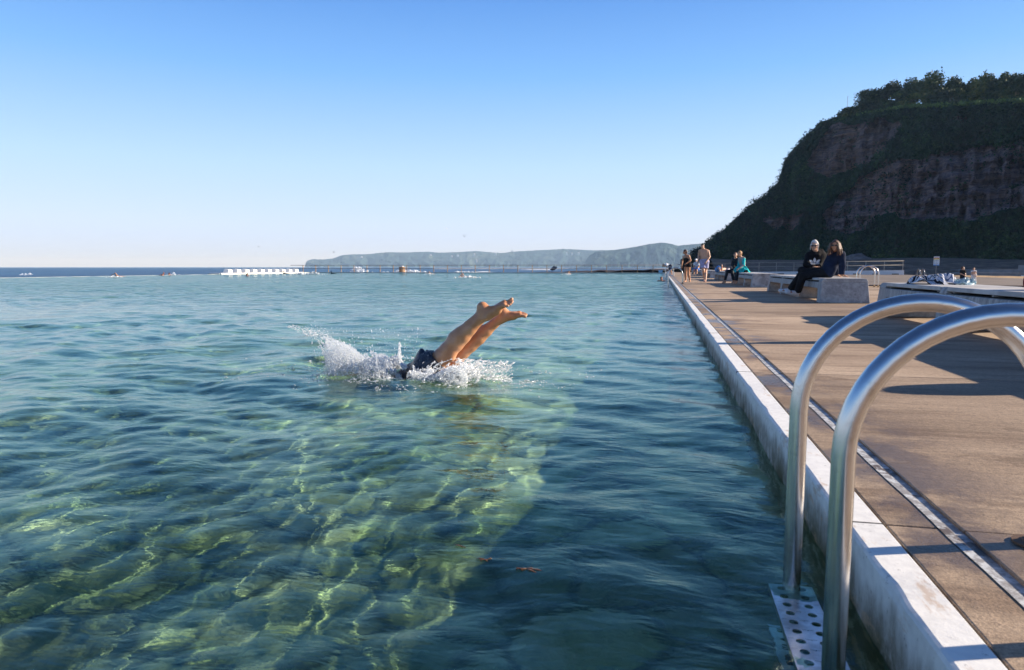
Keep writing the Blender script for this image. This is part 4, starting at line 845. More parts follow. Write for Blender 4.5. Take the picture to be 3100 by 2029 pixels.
# ------------------------------------------------------------------ smooth bodies: distance fields turned into one mesh
def sdf_mesh(prims, vox, k=0.03, pad=0.05):
    lo = np.array([1e9] * 3); hi = -lo
    for p in prims:
        if p[0] == 'c':
            for c_, r_ in ((p[1], p[3]), (p[2], p[4])): lo = np.minimum(lo, np.array(c_) - r_); hi = np.maximum(hi, np.array(c_) + r_)
        elif p[0] == 'e': r_ = max(p[2]); lo = np.minimum(lo, np.array(p[1]) - r_); hi = np.maximum(hi, np.array(p[1]) + r_)
    lo -= pad; hi += pad; n = np.ceil((hi - lo) / vox).astype(int) + 1
    ax = [lo[i] + vox * np.arange(n[i]) for i in range(3)]; g = np.full(n, 0.3, dtype=np.float32)
    for p in prims:
        if p[0] == 'cut': continue
        kk = p[-1] if isinstance(p[-1], float) and len(p) in (6, 5) and p[0] in 'ce' and ((p[0] == 'c' and len(p) == 6) or (p[0] == 'e' and len(p) == 5)) else k
        if p[0] == 'c':
            a, b = np.array(p[1], float), np.array(p[2], float); ra, rb = p[3], p[4]; m_ = max(ra, rb) + kk * 1.5 + 2 * vox
            l_, h_ = np.minimum(a, b) - m_, np.maximum(a, b) + m_
        else:
            c_ = np.array(p[1], float); m_ = max(p[2]) + kk * 1.5 + 2 * vox; l_, h_ = c_ - m_, c_ + m_
        i0 = np.clip(((l_ - lo) / vox).astype(int), 0, n); i1 = np.clip(((h_ - lo) / vox).astype(int) + 2, 0, n)
        if (i1 <= i0).any(): continue
        X = ax[0][i0[0]:i1[0]][:, None, None]; Y = ax[1][i0[1]:i1[1]][None, :, None]; Z = ax[2][i0[2]:i1[2]][None, None, :]
        if p[0] == 'c':
            d_ = b - a; L2 = max(float(d_ @ d_), 1e-9)
            t_ = np.clip(((X - a[0]) * d_[0] + (Y - a[1]) * d_[1] + (Z - a[2]) * d_[2]) / L2, 0, 1)
            d = np.sqrt((X - a[0] - t_ * d_[0]) ** 2 + (Y - a[1] - t_ * d_[1]) ** 2 + (Z - a[2] - t_ * d_[2]) ** 2) - (ra + (rb - ra) * t_)
        else:
            M = p[3] if len(p) > 3 and p[3] is not None and not isinstance(p[3], float) else np.eye(3); M = np.array(M, float)     # rows = local axes
            q = [((X - c_[0]) * M[i][0] + (Y - c_[1]) * M[i][1] + (Z - c_[2]) * M[i][2]) for i in range(3)]; r_ = p[2]
            k0 = np.sqrt(sum((q[i] / r_[i]) ** 2 for i in range(3))); k1 = np.sqrt(sum((q[i] / r_[i] ** 2) ** 2 for i in range(3))) + 1e-9; d = k0 * (k0 - 1) / k1
        s_ = (slice(i0[0], i1[0]), slice(i0[1], i1[1]), slice(i0[2], i1[2])); o_ = g[s_]
        h = np.clip(0.5 + 0.5 * (o_ - d) / kk, 0, 1); g[s_] = o_ * (1 - h) + d * h - kk * h * (1 - h)
    for p in prims:
        if p[0] == 'cut':           # keep the side the normal points away from, only near the point
            c_, nn_, rad = np.array(p[1], float), np.array(p[2], float), p[3]; nn_ /= np.linalg.norm(nn_)
            X, Y, Z = ax[0][:, None, None], ax[1][None, :, None], ax[2][None, None, :]
            pl = (X - c_[0]) * nn_[0] + (Y - c_[1]) * nn_[1] + (Z - c_[2]) * nn_[2]
            dist = np.sqrt((X - c_[0]) ** 2 + (Y - c_[1]) ** 2 + (Z - c_[2]) ** 2)
            g = np.where(dist < rad, np.maximum(g, pl), g)
    sg = g < 0; nx_, ny_, nz_ = g.shape; S = np.zeros((nx_-1, ny_-1, nz_-1, 3), np.float32); Cn = np.zeros((nx_-1, ny_-1, nz_-1), np.float32)
    faces = []; cid = -np.ones((nx_-1, ny_-1, nz_-1), np.int64); cross = []
    for axn in range(3):
        a_ = [slice(None)] * 3; b_ = [slice(None)] * 3; a_[axn] = slice(0, -1); b_[axn] = slice(1, None)
        c_ = sg[tuple(a_)] != sg[tuple(b_)]; I = np.argwhere(c_); ga = g[tuple(a_)][c_]; gb = g[tuple(b_)][c_]; t_ = ga / (ga - gb)
        P = I.astype(np.float32); P[:, axn] += t_; o1, o2 = [q for q in range(3) if q != axn]
        for da in (0, 1):
            for db in (0, 1):
                J = I.copy(); J[:, o1] -= da; J[:, o2] -= db
                ok = (J >= 0).all(1) & (J[:, 0] < nx_-1) & (J[:, 1] < ny_-1) & (J[:, 2] < nz_-1)
                np.add.at(S, tuple(J[ok].T), P[ok]); np.add.at(Cn, tuple(J[ok].T), 1)
        cross.append((I, sg[tuple(a_)][c_], axn, o1, o2))
    act = np.argwhere(Cn > 0); cid[tuple(act.T)] = np.arange(len(act)); V = S[tuple(act.T)] / Cn[tuple(act.T)][:, None] * vox + lo
    for I, inside, axn, o1, o2 in cross:
        ok = (I[:, o1] > 0) & (I[:, o2] > 0) & (I[:, o1] < g.shape[o1]-1) & (I[:, o2] < g.shape[o2]-1); I = I[ok]; ins = inside[ok]; q = []
        for da, db in ((1, 1), (0, 1), (0, 0), (1, 0)):
            J = I.copy(); J[:, o1] -= da; J[:, o2] -= db; q.append(cid[tuple(J.T)])
        q = np.stack(q, 1); flip = ~ins if axn != 1 else ins
        q[flip] = q[flip][:, ::-1]; faces.append(q)
    return V, np.concatenate(faces)
def sdf_obj(name, prims, mat, parent, vox, k=0.03, smooth=1, noise=0.0):
    V, Fq = sdf_mesh(prims, vox, k)
    if noise: V = V + noise * np.stack([vnoise(V[:, 0] * 14 + q * 9, V[:, 1] * 14, V[:, 2] * 14) for q in range(3)], -1)
    for _ in range(smooth):
        acc = np.zeros_like(V); cnt = np.zeros(len(V))
        for a, b in ((0, 1), (1, 2), (2, 3), (3, 0)):
            np.add.at(acc, Fq[:, a], V[Fq[:, b]]); np.add.at(acc, Fq[:, b], V[Fq[:, a]]); np.add.at(cnt, Fq[:, a], 1); np.add.at(cnt, Fq[:, b], 1)
        V = V * 0.5 + 0.5 * acc / np.maximum(cnt, 1)[:, None]
    if parent: V = V - np.array(parent.location)
    return mesh_obj(name, V, Fq, mat, parent, True)
def A(v): return np.array(v, float)
def unit(v): v = A(v); return v / (np.linalg.norm(v) + 1e-9)
def hand_prims(w, d, n, s=1.0, curl=0.5):
    """palm and five fingers: w wrist, d direction of the palm, n back-of-hand normal"""
    w, d, n = A(w), unit(d), unit(n); n = unit(n - d * (n @ d)); sd = np.cross(d, n); P = []
    for o_ in (-0.024, 0, 0.024): P.append(('c', w + sd * o_ * 0.5 * s, w + (d * 0.085 + sd * o_) * s, 0.017 * s, 0.016 * s, 0.012))
    for q, L in ((-0.033, 0.060), (-0.011, 0.078), (0.011, 0.084), (0.033, 0.072)):
        k0 = w + (d * 0.085 + sd * q) * s; k1 = k0 + (d * math.cos(curl * 0.6) - n * math.sin(curl * 0.6)) * L * 0.5 * s; k2 = k1 + (d * math.cos(curl * 1.6) - n * math.sin(curl * 1.6)) * L * 0.5 * s
        P += [('c', k0, k1, 0.0100 * s, 0.0092 * s, 0.004), ('c', k1, k2, 0.0092 * s, 0.0078 * s, 0.004)]
    t0 = w + (d * 0.025 + sd * 0.030) * s; t1 = t0 + (d * 0.038 + sd * 0.028 - n * 0.008) * s; t2 = t1 + (d * 0.034 + sd * 0.004 - n * 0.014) * s
    return P + [('c', t0, t1, 0.013 * s, 0.011 * s, 0.006), ('c', t1, t2, 0.011 * s, 0.0085 * s, 0.004)]
def head_prims(c, f, s=1.0, u=(0, 0, 1)):
    c, f = A(c), unit(f); u = unit(A(u) - f * (A(u) @ f)); r = np.cross(f, u); M = [r, f, u]
    L = lambda x, y, z: c + (r * x + f * y + u * z) * s
    P = [('e', L(0, -0.008, 0.028), (0.074*s, 0.094*s, 0.088*s), M, 0.02), ('e', L(0, 0.030, -0.040), (0.054*s, 0.060*s, 0.066*s), M, 0.03),
         ('c', L(0, 0.086, 0.005), L(0, 0.112, -0.028), 0.010*s, 0.015*s, 0.010), ('c', L(-0.030, 0.080, 0.022), L(0.030, 0.080, 0.022), 0.012*s, 0.012*s, 0.012),
         ('c', L(-0.018, 0.086, -0.058), L(0.018, 0.086, -0.058), 0.008*s, 0.008*s, 0.006), ('e', L(0, 0.074, -0.092), (0.022*s, 0.018*s, 0.018*s), M, 0.015)]
    for q in (-1, 1): P += [('e', L(q*0.078, -0.010, -0.004), (0.010*s, 0.020*s, 0.030*s), M, 0.006), ('e', L(q*0.042, 0.062, -0.022), (0.022*s, 0.022*s, 0.022*s), M, 0.015)]
    return P, L, M
def body_prims(J, s=1.0, fem=False, bulk=1.0, hands=True, barefeet=True):
    P = []; g_ = lambda n: A(J[n]); nk, hL, hR, sL, sR = g_('neck'), g_('hipL'), g_('hipR'), g_('shL'), g_('shR'); mid = (hL + hR) / 2; b = bulk
    ch = nk * 0.72 + mid * 0.28; wa = nk * 0.35 + mid * 0.65; side = unit(sR - sL)
    for q, sh, hp in ((-1, sL, hL), (1, sR, hR)):
        P.append(('c', sh * 0.55 + ch * 0.45, wa + side * q * (0.055 if fem else 0.068) * s, 0.098 * s * b, (0.080 if fem else 0.088) * s * b, 0.05))
        P.append(('c', wa + side * q * 0.05 * s, hp, 0.085 * s * b, 0.100 * s * b, 0.05)); P.append(('c', nk - (nk - ch) * 0.15, sh, 0.055 * s, 0.058 * s * b, 0.04))
    P.append(('c', ch, wa, 0.10 * s * b, 0.09 * s * b, 0.05)); P.append(('c', nk - unit(nk - ch) * 0.03, A(J['head']) - unit(nk - ch) * 0.0, 0.055 * s, 0.050 * s, 0.03))
    for q in 'LR':
        sh, el, wr = g_('sh' + q), g_('el' + q), g_('wr' + q)
        P += [('c', sh, sh * 0.5 + el * 0.5, 0.054*s*b, 0.046*s*b, 0.02), ('c', sh * 0.5 + el * 0.5, el, 0.046*s*b, 0.038*s*b, 0.02), ('c', el, el*0.65 + wr*0.35, 0.038*s*b, 0.039*s*b, 0.02), ('c', el*0.65 + wr*0.35, wr, 0.039*s*b, 0.024*s, 0.02)]
        if hands:
            d = J.get('hd' + q, wr - el); n = J.get('hn' + q, (0, -0.3, 1)); P += hand_prims(wr, d, n, s, J.get('curl', 0.6))
        hp, kn, an = g_('hip' + q), g_('kn' + q), g_('an' + q)
        P += [('c', hp, hp*0.5 + kn*0.5, 0.092*s*b, 0.074*s*b, 0.03), ('c', hp*0.5 + kn*0.5, kn, 0.074*s*b, 0.054*s*b, 0.03)]
        bk = J.get('calf', A((0, 0, 0))); cf = kn * 0.68 + an * 0.32 + A(bk) * 0.02
        P += [('c', kn, cf, 0.053*s*b, 0.056*s*b, 0.02), ('c', cf, an, 0.056*s*b, 0.034*s, 0.02)]
        to = g_('to' + q); fd = unit(to - an); up = A((0, 0, 1)); hl = an - unit(A((fd[0], fd[1], 0)) + 1e-6) * 0.045 * s + A((0, 0, -0.035)) * s
        P += [('c', hl, an, 0.030*s, 0.034*s, 0.02), ('c', an, to * 0.75 + an * 0.25 + A((0,0,-0.008)), 0.034*s, 0.028*s, 0.02), ('c', hl, to * 0.8 + hl * 0.2, 0.028*s, 0.028*s, 0.02)]
        sdv = unit(np.cross(fd, up) + 1e-6)
        if barefeet:
            for i_, L_ in enumerate((1.0, 0.96, 0.9, 0.84, 0.76)): o_ = sdv * (i_ - 2) * 0.016 * s * (1 if q == 'R' else -1); b0 = to * 0.75 + hl * 0.25 + o_; P.append(('c', b0, b0 + fd * 0.055 * s * L_, 0.0105*s, 0.009*s, 0.006))
    return P
def inflate(P, dr, keep): return [((p[0], p[1], p[2], p[3] + dr, p[4] + dr) + tuple(p[5:])) if p[0] == 'c' else ('e', p[1], tuple(r + dr for r in p[2])) + tuple(p[3:]) for i, p in enumerate(P) if keep(i, p)]
t = NT('skin'); v = t.coord(); oi = t.n('ShaderNodeObjectInfo')
def skin_mat(name, col):
    t = NT(name); v = t.pos(); c = t.mix(t.step(t.noise(v, 9, 4), 0.35, 0.65), tuple(x * 0.88 for x in col), tuple(min(1, x * 1.1) for x in col)); c = t.mix(t.math('MULTIPLY', t.step(t.noise(v, 40, 4), 0.5, 0.7), 0.25), c, (col[0] * 0.9, col[1] * 0.6, col[2] * 0.5))
    o = t.bsdf(c, 0.45, spec=0.4, Subsurface_Weight=0.08, Subsurface_Radius=(0.012, 0.005, 0.003), Subsurface_Scale=1.0, normal=t.bump(t.noise(v, 120, 3), 0.15, 0.002)); return o
SK1 = skin_mat('skin_fair', (0.56, 0.33, 0.22)); SK2 = skin_mat('skin_tan', (0.50, 0.245, 0.13)); SK3 = skin_mat('skin_ruddy', (0.44, 0.19, 0.12))
def cloth(name, col, rough=0.9): return plain(name, col, rough, var=0.18, scale=12, bump=0.25, spec=0.15)
BLACK = cloth('black_cloth', (0.010, 0.010, 0.012)); NAVY = cloth('navy_cloth', (0.012, 0.020, 0.045)); NEO = cloth('wetsuit', (0.010, 0.016, 0.024), 0.6)
def seg(P, lo, hi): return P[lo:hi]
def person(label, J, skin, vox=0.012, s=1.0, face=(0, -1, 0), group=None, bulk=1.0, fem=False, garments=(), hair=None, hair_mat=None, shoes=None, glasses=False, cap=None, hands=True):
    base = (A(J['anL']) + A(J['anR'])) / 2 if J.get('root') is None else A(J['root'])
    r_ = empty('person', tuple(base)); tag(r_, label, 'person', group)
    hp, L, M = head_prims(J['head'], face, s); B = body_prims(J, s, fem, bulk, hands=hands); sdf_obj('body', hp + B, skin, r_, vox, 0.02)
    for nm, mat, dr, segs in garments:
        pr = []
        for sg_ in segs:
            if sg_ == 'torso': pr += [x for x in inflate(B[:7], dr, lambda i, p: True)]
            elif sg_ == 'pelvis': mid = (A(J['hipL']) + A(J['hipR'])) / 2; nk = A(J['neck']); wa = nk * 0.22 + mid * 0.78; pr += [('c', wa * 1.0, A(J['hipL']), 0.10*s*bulk + dr, 0.105*s*bulk + dr, 0.04), ('c', wa, A(J['hipR']), 0.10*s*bulk + dr, 0.105*s*bulk + dr, 0.04), ('cut', wa, nk - mid, 0.2)]
            elif sg_[:3] == 'arm': # armL:frac
                q, fr = sg_[3], float(sg_.split(':')[1]); sh, el, wr = A(J['sh'+q]), A(J['el'+q]), A(J['wr'+q])
                if fr <= 1: e_ = sh + (el - sh) * fr; pr += [('c', sh, e_, 0.056*s*bulk + dr, 0.050*s*bulk + dr, 0.02), ('cut', e_, el - sh, 0.09)]
                else: e_ = el + (wr - el) * (fr - 1); pr += [('c', sh, el, 0.056*s*bulk + dr, 0.044*s*bulk + dr, 0.02), ('c', el, e_, 0.044*s*bulk + dr, 0.030*s + dr, 0.02), ('cut', e_, wr - el, 0.055)]
            elif sg_[:3] == 'leg':
                q, fr = sg_[3], float(sg_.split(':')[1]); h_, k_, a_ = A(J['hip'+q]), A(J['kn'+q]), A(J['an'+q]); fl = 0.012 if dr > 0.014 else 0
                if fr <= 1: e_ = h_ + (k_ - h_) * fr; pr += [('c', h_, e_, 0.094*s*bulk + dr, 0.072*s*bulk + dr + fl * 1.5, 0.02), ('cut', e_, k_ - h_, 0.14)]
                else: e_ = k_ + (a_ - k_) * (fr - 1); pr += [('c', h_, k_, 0.094*s*bulk + dr, 0.060*s*bulk + dr, 0.03), ('c', k_, e_, 0.060*s*bulk + dr, 0.045*s + dr + fl, 0.03), ('cut', e_, a_ - k_, 0.10)]
            elif sg_ == 'neckcut': pr += [('cut', A(J['neck']) + unit(A(J['head']) - A(J['neck'])) * 0.015, A(J['head']) - A(J['neck']), 0.10)]
            elif isinstance(sg_, tuple): pr.append(sg_)
        cuts = [p for p in pr if p[0] == 'cut']; pr = [p for p in pr if p[0] != 'cut'] + cuts
        g_ = sdf_obj(nm, pr, mat, r_, vox * 0.9, 0.02, noise=0.006 if dr > 0.008 else 0.0)
        if nm == 'hoodie': r_['_h'] = g_.name
    if hair:
        pr = []
        if hair in ('short', 'long', 'bun', 'bob'): pr += [('e', L(0, -0.022, 0.048), (0.083*s, 0.098*s, 0.084*s), M, 0.01), ('e', L(0, -0.055, 0.0), (0.074*s, 0.062*s, 0.075*s), M, 0.02)]
        if hair == 'bun': pr += [('e', L(0, -0.045, 0.115), (0.044*s, 0.044*s, 0.032*s), M, 0.02), ('c', L(-0.078, 0.005, 0.03), L(-0.078, 0.0, -0.10), 0.016, 0.010, 0.01), ('c', L(0.078, 0.005, 0.03), L(0.080, 0.0, -0.09), 0.016, 0.010, 0.01)]
        if hair == 'bob': pr += [('e', L(0, -0.05, -0.03), (0.078*s, 0.06*s, 0.08*s), M, 0.02)]
        if hair == 'long':
            rr = random.Random(4)
            for q in range(46):
                a = rr.uniform(0.9, 5.4); x, y = 0.088 * math.sin(a), -0.088 * math.cos(a) * 1.0; y = -abs(y) if abs(x) < 0.05 else y; z0 = 0.05
                p0 = L(x * 0.95, y * 0.9 - 0.01, z0); p1 = L(x * 1.25 + rr.uniform(-.02, .02), y * 1.1 - 0.01, -0.07); p2 = L(x * 1.4 + rr.uniform(-.03, .03), y * 1.1 - 0.01, -0.16 - rr.uniform(0, 0.05))
                pr += [('c', p0, p1, 0.018, 0.017, 0.008), ('c', p1, p2, 0.017, 0.008, 0.008)]
        sdf_obj('hair', pr, hair_mat, r_, min(vox, 0.009), 0.012, noise=0.012)
    if cap: sdf_obj('cap', [('e', L(0, -0.015, 0.055), (0.088*s, 0.104*s, 0.078*s), M, 0.01), ('c', L(0, 0.09, 0.06), L(0, 0.14, 0.045), 0.035*s, 0.025*s, 0.02)], cap, r_, vox * 0.8)
    if glasses:
        GB = plain('dark_lens', (0.006, 0.006, 0.008), 0.15, var=0.1, spec=0.8)
        for q in (-1, 1): sdf_obj('lens', [('e', L(q*0.034, 0.092, 0.006), (0.030*s, 0.010*s, 0.020*s), M, 0.002)], GB, r_, 0.004)
        m = MB(); 
        for q in (-1, 1): m.tube([L(q*0.06, 0.090, 0.010), L(q*0.080, 0.05, 0.012), L(q*0.084, -0.01, 0.008)], 0.004, 5)
        m.tube([L(-0.012, 0.104, 0.010), L(0.012, 0.104, 0.010)], 0.004, 5); m.v = [tuple(A(x) - base) for x in m.v]; m.build('glasses_frame', GB, r_, True)
    if shoes:
        for q in 'LR':
            an, to, kn = A(J['an'+q]), A(J['to'+q]), A(J['kn'+q]); fd = unit(to - an); sh_up = unit(kn - an)
            hl = an - sh_up * 0.05 - fd * 0.03
            o = sdf_obj('shoe', [('c', hl, to - sh_up * 0.015 + fd * 0.02, 0.048, 0.044, 0.02), ('c', an, (an + to) / 2, 0.047, 0.040, 0.03), ('c', an, an + sh_up * 0.02, 0.045, 0.045, 0.02)], shoes, r_, vox * 0.8)
    return r_, L, M
C3 = lambda x, y, Y: tuple(aty(2340 + x / 6.4917, 700 + y / 6.4917, Y))
C6 = lambda x, y, Y: tuple(aty(2040 + x / 10.3875, 730 + y / 10.3875, Y))
C7 = lambda x, y, Y: tuple(aty(2140 + x / 10.389, 740 + y / 10.389, Y))
C8 = lambda x, y, Y: tuple(aty(1980 + x / 12.98, 780 + y / 12.98, Y))
CAMD = unit((-0.23, -0.97, -0.02))
# woman in black hoodie, cross-legged
J = dict(head=C3(812, 292, 16.62), neck=C3(850, 425, 16.72), shL=C3(715, 478, 16.70), shR=C3(975, 478, 16.78), elL=C3(655, 650, 16.58), elR=C3(1000, 660, 16.85), wrL=C3(800, 705, 16.42), wrR=C3(905, 705, 16.50),
         hipL=C3(765, 815, 16.80), hipR=C3(905, 815, 16.88), knL=C3(560, 770, 16.50), knR=C3(1060, 790, 16.75), anL=C3(760, 835, 16.36), anR=C3(800, 850, 16.55), toL=C3(860, 845, 16.30), toR=C3(700, 850, 16.50), root=C3(835, 880, 16.80), curl=0.9, hdL=(1, 0, -0.1), hdR=(-1, -0.2, -0.1))
SILV = plain('silver_hair', (0.62, 0.60, 0.56), 0.5, scale=30, var=0.3)
hood = [('c', A(J['neck']) + A((-0.10, 0.0, -0.01)), A(J['neck']) + A((-0.03, -0.09, -0.05)), 0.035, 0.03, 0.03), ('c', A(J['neck']) + A((0.10, 0.02, -0.01)), A(J['neck']) + A((0.03, -0.09, -0.05)), 0.035, 0.03, 0.03), ('c', A(J['neck']) + A((-0.09, 0.03, 0.01)), A(J['neck']) + A((0.11, 0.06, 0.03)), 0.055, 0.065, 0.03)]
p1, L1, M1 = person('woman with tied silver hair and sunglasses in black hoodie, sitting cross-legged on the bench', J, SK1, 0.010, 0.98, CAMD, 'people sitting on the benches', 1.0, True,
    [('hoodie', BLACK, 0.028, ['torso', 'armL:1.97', 'armR:1.97', ('c', A(J['neck']) * 0.3 + A(J['hipL']) * 0.7, A(J['hipL']), 0.13, 0.13, 0.04), ('c', A(J['neck']) * 0.3 + A(J['hipR']) * 0.7, A(J['hipR']), 0.13, 0.13, 0.04)] + hood), ('trousers', cloth('black_trousers', (0.014, 0.014, 0.016)), 0.018, ['pelvis', 'legL:1.9', 'legR:1.9'])], 'bun', SILV, shoes=cloth('dark_shoes', (0.02, 0.02, 0.02)), glasses=True)
# print on the hoodie: three leaf shapes over three bars
from mathutils.bvhtree import BVHTree
ho = bpy.data.objects[p1['_h']]; del p1['_h']
bvh = BVHTree.FromPolygons([v.co.copy() for v in ho.data.vertices], [tuple(p.vertices) for p in ho.data.polygons]); base1 = Vector(p1.location)
m = MB()
def onto(x, y):
    w0 = Vector(C3(x, y, 16.0)) ; d_ = (w0 - Vector((0, 0, EYE))).normalized(); hit = bvh.ray_cast(w0 - base1, d_)[0]
    return (hit - d_ * 0.006) if hit else (Vector(C3(x, y, 16.45)) - base1)
def leafshape(bx, by, tx, ty, w_):
    n = 10; m0 = len(m.v); dx, dy = tx - bx, ty - by; L_ = math.hypot(dx, dy); nxp, nyp = -dy / L_, dx / L_
    for i in range(n + 1):
        t_ = i / n; wd = w_ * math.sin(math.pi * min(1, 0.14 + 0.86 * t_)) ** 0.8
        for q in (-1, 0, 1): m.v.append(tuple(onto(bx + dx * t_ + nxp * wd * q, by + dy * t_ + nyp * wd * q)))
    for i in range(n):
        for q in (0, 1): a = m0 + i * 3 + q; m.f.append((a, a + 1, a + 4, a + 3))
leafshape(820, 612, 820, 522, 28); leafshape(785, 614, 716, 568, 22); leafshape(855, 614, 926, 560, 22)
for (x0, x1, y0, y1) in ((733, 918, 619, 626), (738, 914, 631, 638), (748, 902, 643, 650)):
    m0 = len(m.v)
    for i in range(13):
        x = x0 + (x1 - x0) * i / 12
        for y in (y0, y1): m.v.append(tuple(onto(x, y)))
    for i in range(12): a = m0 + i * 2; m.f.append((a, a + 1, a + 3, a + 2))
pr_ = m.build('chest_print', plain('print_white', (0.70, 0.72, 0.76), 0.7, var=0.04)); pr_.parent = ho; ho_par = ho.parent
so = pr_.modifiers.new('thick', 'SOLIDIFY'); so.thickness = 0.002
# long-haired person leaning back
J = dict(head=C3(1222, 290, 15.75), neck=C3(1262, 405, 15.92), shL=C3(1165, 460, 16.12), shR=C3(1340, 458, 15.80), elL=C3(1225, 680, 16.35), elR=C3(1368, 670, 15.78), wrL=C3(1245, 855, 16.45), wrR=C3(1345, 862, 15.78),
         hipL=C3(1050, 800, 16.25), hipR=C3(1080, 815, 15.95), knL=C3(600, 800, 16.45), knR=C3(590, 885, 16.15), anL=C3(330, 1165, 16.75), anR=C3(475, 1215, 16.35), toL=C3(170, 1160, 16.75), toR=C3(290, 1190, 16.15), hdR=(0.75, -0.5, -0.2), hnR=(0.2, 0, 1), hdL=(0.7, 0.3, -0.2), curl=0.15)
BRN = plain('brown_hair', (0.105, 0.042, 0.018), 0.45, scale=40, var=0.6, bump=0.6)
person('person with long curly brown hair and sunglasses in navy sweater, leaning back on the bench', J, SK2, 0.010, 1.0, unit((-0.38, -0.92, 0.02)), 'people sitting on the benches', 1.0, False,
    [('sweater', NAVY, 0.026, ['torso', 'armL:1.95', 'armR:1.95', ('c', A(J['neck']) * 0.25 + A(J['hipL']) * 0.75, A(J['hipL']) + A((0.02, 0, 0.02)), 0.135, 0.125, 0.04), ('c', A(J['neck']) * 0.25 + A(J['hipR']) * 0.75, A(J['hipR']) + A((0.02, 0, 0.02)), 0.135, 0.125, 0.04), 'neckcut']), ('trousers', cloth('black_trousers', (0.014, 0.014, 0.016)), 0.022, ['pelvis', 'legL:1.92', 'legR:1.92'])], 'long', BRN, shoes=plain('white_canvas', (0.70, 0.71, 0.74), 0.8, var=0.08), glasses=True)
# woman in black swimsuit
J = dict(head=C6(350, 345, 35.1), neck=C6(385, 440, 35.1), shL=C6(335, 480, 35.3), shR=C6(470, 480, 35.0), elL=C6(265, 620, 35.4), elR=C6(525, 610, 34.9), wrL=C6(250, 770, 35.3), wrR=C6(410, 690, 34.8),
         hipL=C6(380, 770, 35.2), hipR=C6(465, 770, 35.0), knL=C6(372, 1015, 35.15), knR=C6(462, 1015, 35.0), anL=C6(372, 1245, 35.15), anR=C6(505, 1240, 35.0), toL=C6(315, 1280, 35.0), toR=C6(500, 1290, 34.75))
SW = [('c', A(J['neck']) * 0.6 + A(J['hipR']) * 0.4, A(J['hipR']) + A((0, 0, 0.02)), 0.125, 0.135, 0.04), ('c', A(J['neck']) * 0.6 + A(J['hipL']) * 0.4, A(J['hipL']) + A((0, 0, 0.02)), 0.125, 0.13, 0.04), ('c', A(J['neck']) + A((0.05, 0, -0.01)), A(J['neck']) * 0.6 + A(J['hipR']) * 0.4, 0.05, 0.11, 0.03)]
person('woman with short dark red hair in black swimsuit standing barefoot beside the far ladder', J, SK2, 0.012, 0.97, unit((-0.95, -0.1, -0.1)), 'people standing on the deck', 1.12, True, [('swimsuit', BLACK, 0.014, SW)], 'bob', plain('dark_red_hair', (0.06, 0.018, 0.012), 0.5, scale=30))
# man in pale shorts walking
J = dict(head=C6(898, 165, 33.85), neck=C6(935, 250, 33.9), shL=C6(815, 310, 33.95), shR=C6(1075, 320, 33.9), elL=C6(775, 480, 34.0), elR=C6(1125, 500, 33.85), wrL=C6(765, 640, 33.7), wrR=C6(1020, 650, 33.65),
         hipL=C6(895, 650, 33.95), hipR=C6(1015, 650, 33.9), knL=C6(930, 930, 33.75), knR=C6(1005, 920, 33.9), anL=C6(965, 1215, 34.0), anR=C6(995, 1235, 33.6), toL=C6(950, 1285, 33.7), toR=C6(985, 1290, 33.3))
person('tall bare-chested man in pale lavender shorts walking on the deck', J, SK1, 0.012, 1.03, unit((-0.35, -0.9, -0.1)), 'people standing on the deck', 1.12, False,
    [('shorts', cloth('lavender_cloth', (0.36, 0.37, 0.56)), 0.026, ['pelvis', 'legL:0.78', 'legR:0.78'])], 'short', plain('black_hair', (0.015, 0.010, 0.008), 0.5))
# person in dark clothes far behind the swimsuit woman
def stand(fn, hx, hy, fy, Y, label, mats, skin, face, s=1.0, hair='short', hm=None, dx=0, cap=None, w=60):
    H = fy - hy; k_ = H / 820.0
    q = lambda x, y, dY=0: fn(hx + x * k_, hy + y * k_, Y + dY)
    J = dict(head=q(0, 0), neck=q(0, 95), shL=q(-w*1.3, 140), shR=q(w*1.3, 140), elL=q(-w*1.7, 290, 0.05), elR=q(w*1.7, 290, 0.05), wrL=q(-w*1.5, 420, -0.1), wrR=q(w*1.3, 410, -0.15), hipL=q(-38, 420), hipR=q(38, 420), knL=q(-42, 620, -0.04), knR=q(42 + dx, 620), anL=q(-44, 800), anR=q(44 + dx, 800), toL=q(-60, 820, -0.2), toR=q(60 + dx, 820, -0.2))
    return person(label, J, skin, 0.016, s, face, 'people standing on the deck', 1.0, False, mats(J), hair, hm or BLACK, cap=cap)
stand(C6, 292, 500, 1062, 64, 'far person in dark top and trousers half hidden behind the woman in the black swimsuit', lambda J: [('top', NEO, 0.02, ['torso', 'armL:1.3', 'armR:1.3', 'neckcut']), ('trousers', BLACK, 0.018, ['pelvis', 'legL:1.7', 'legR:1.7'])], SK1, (-0.2, -1, 0), hm=plain('grey_hair', (0.4, 0.38, 0.36)))
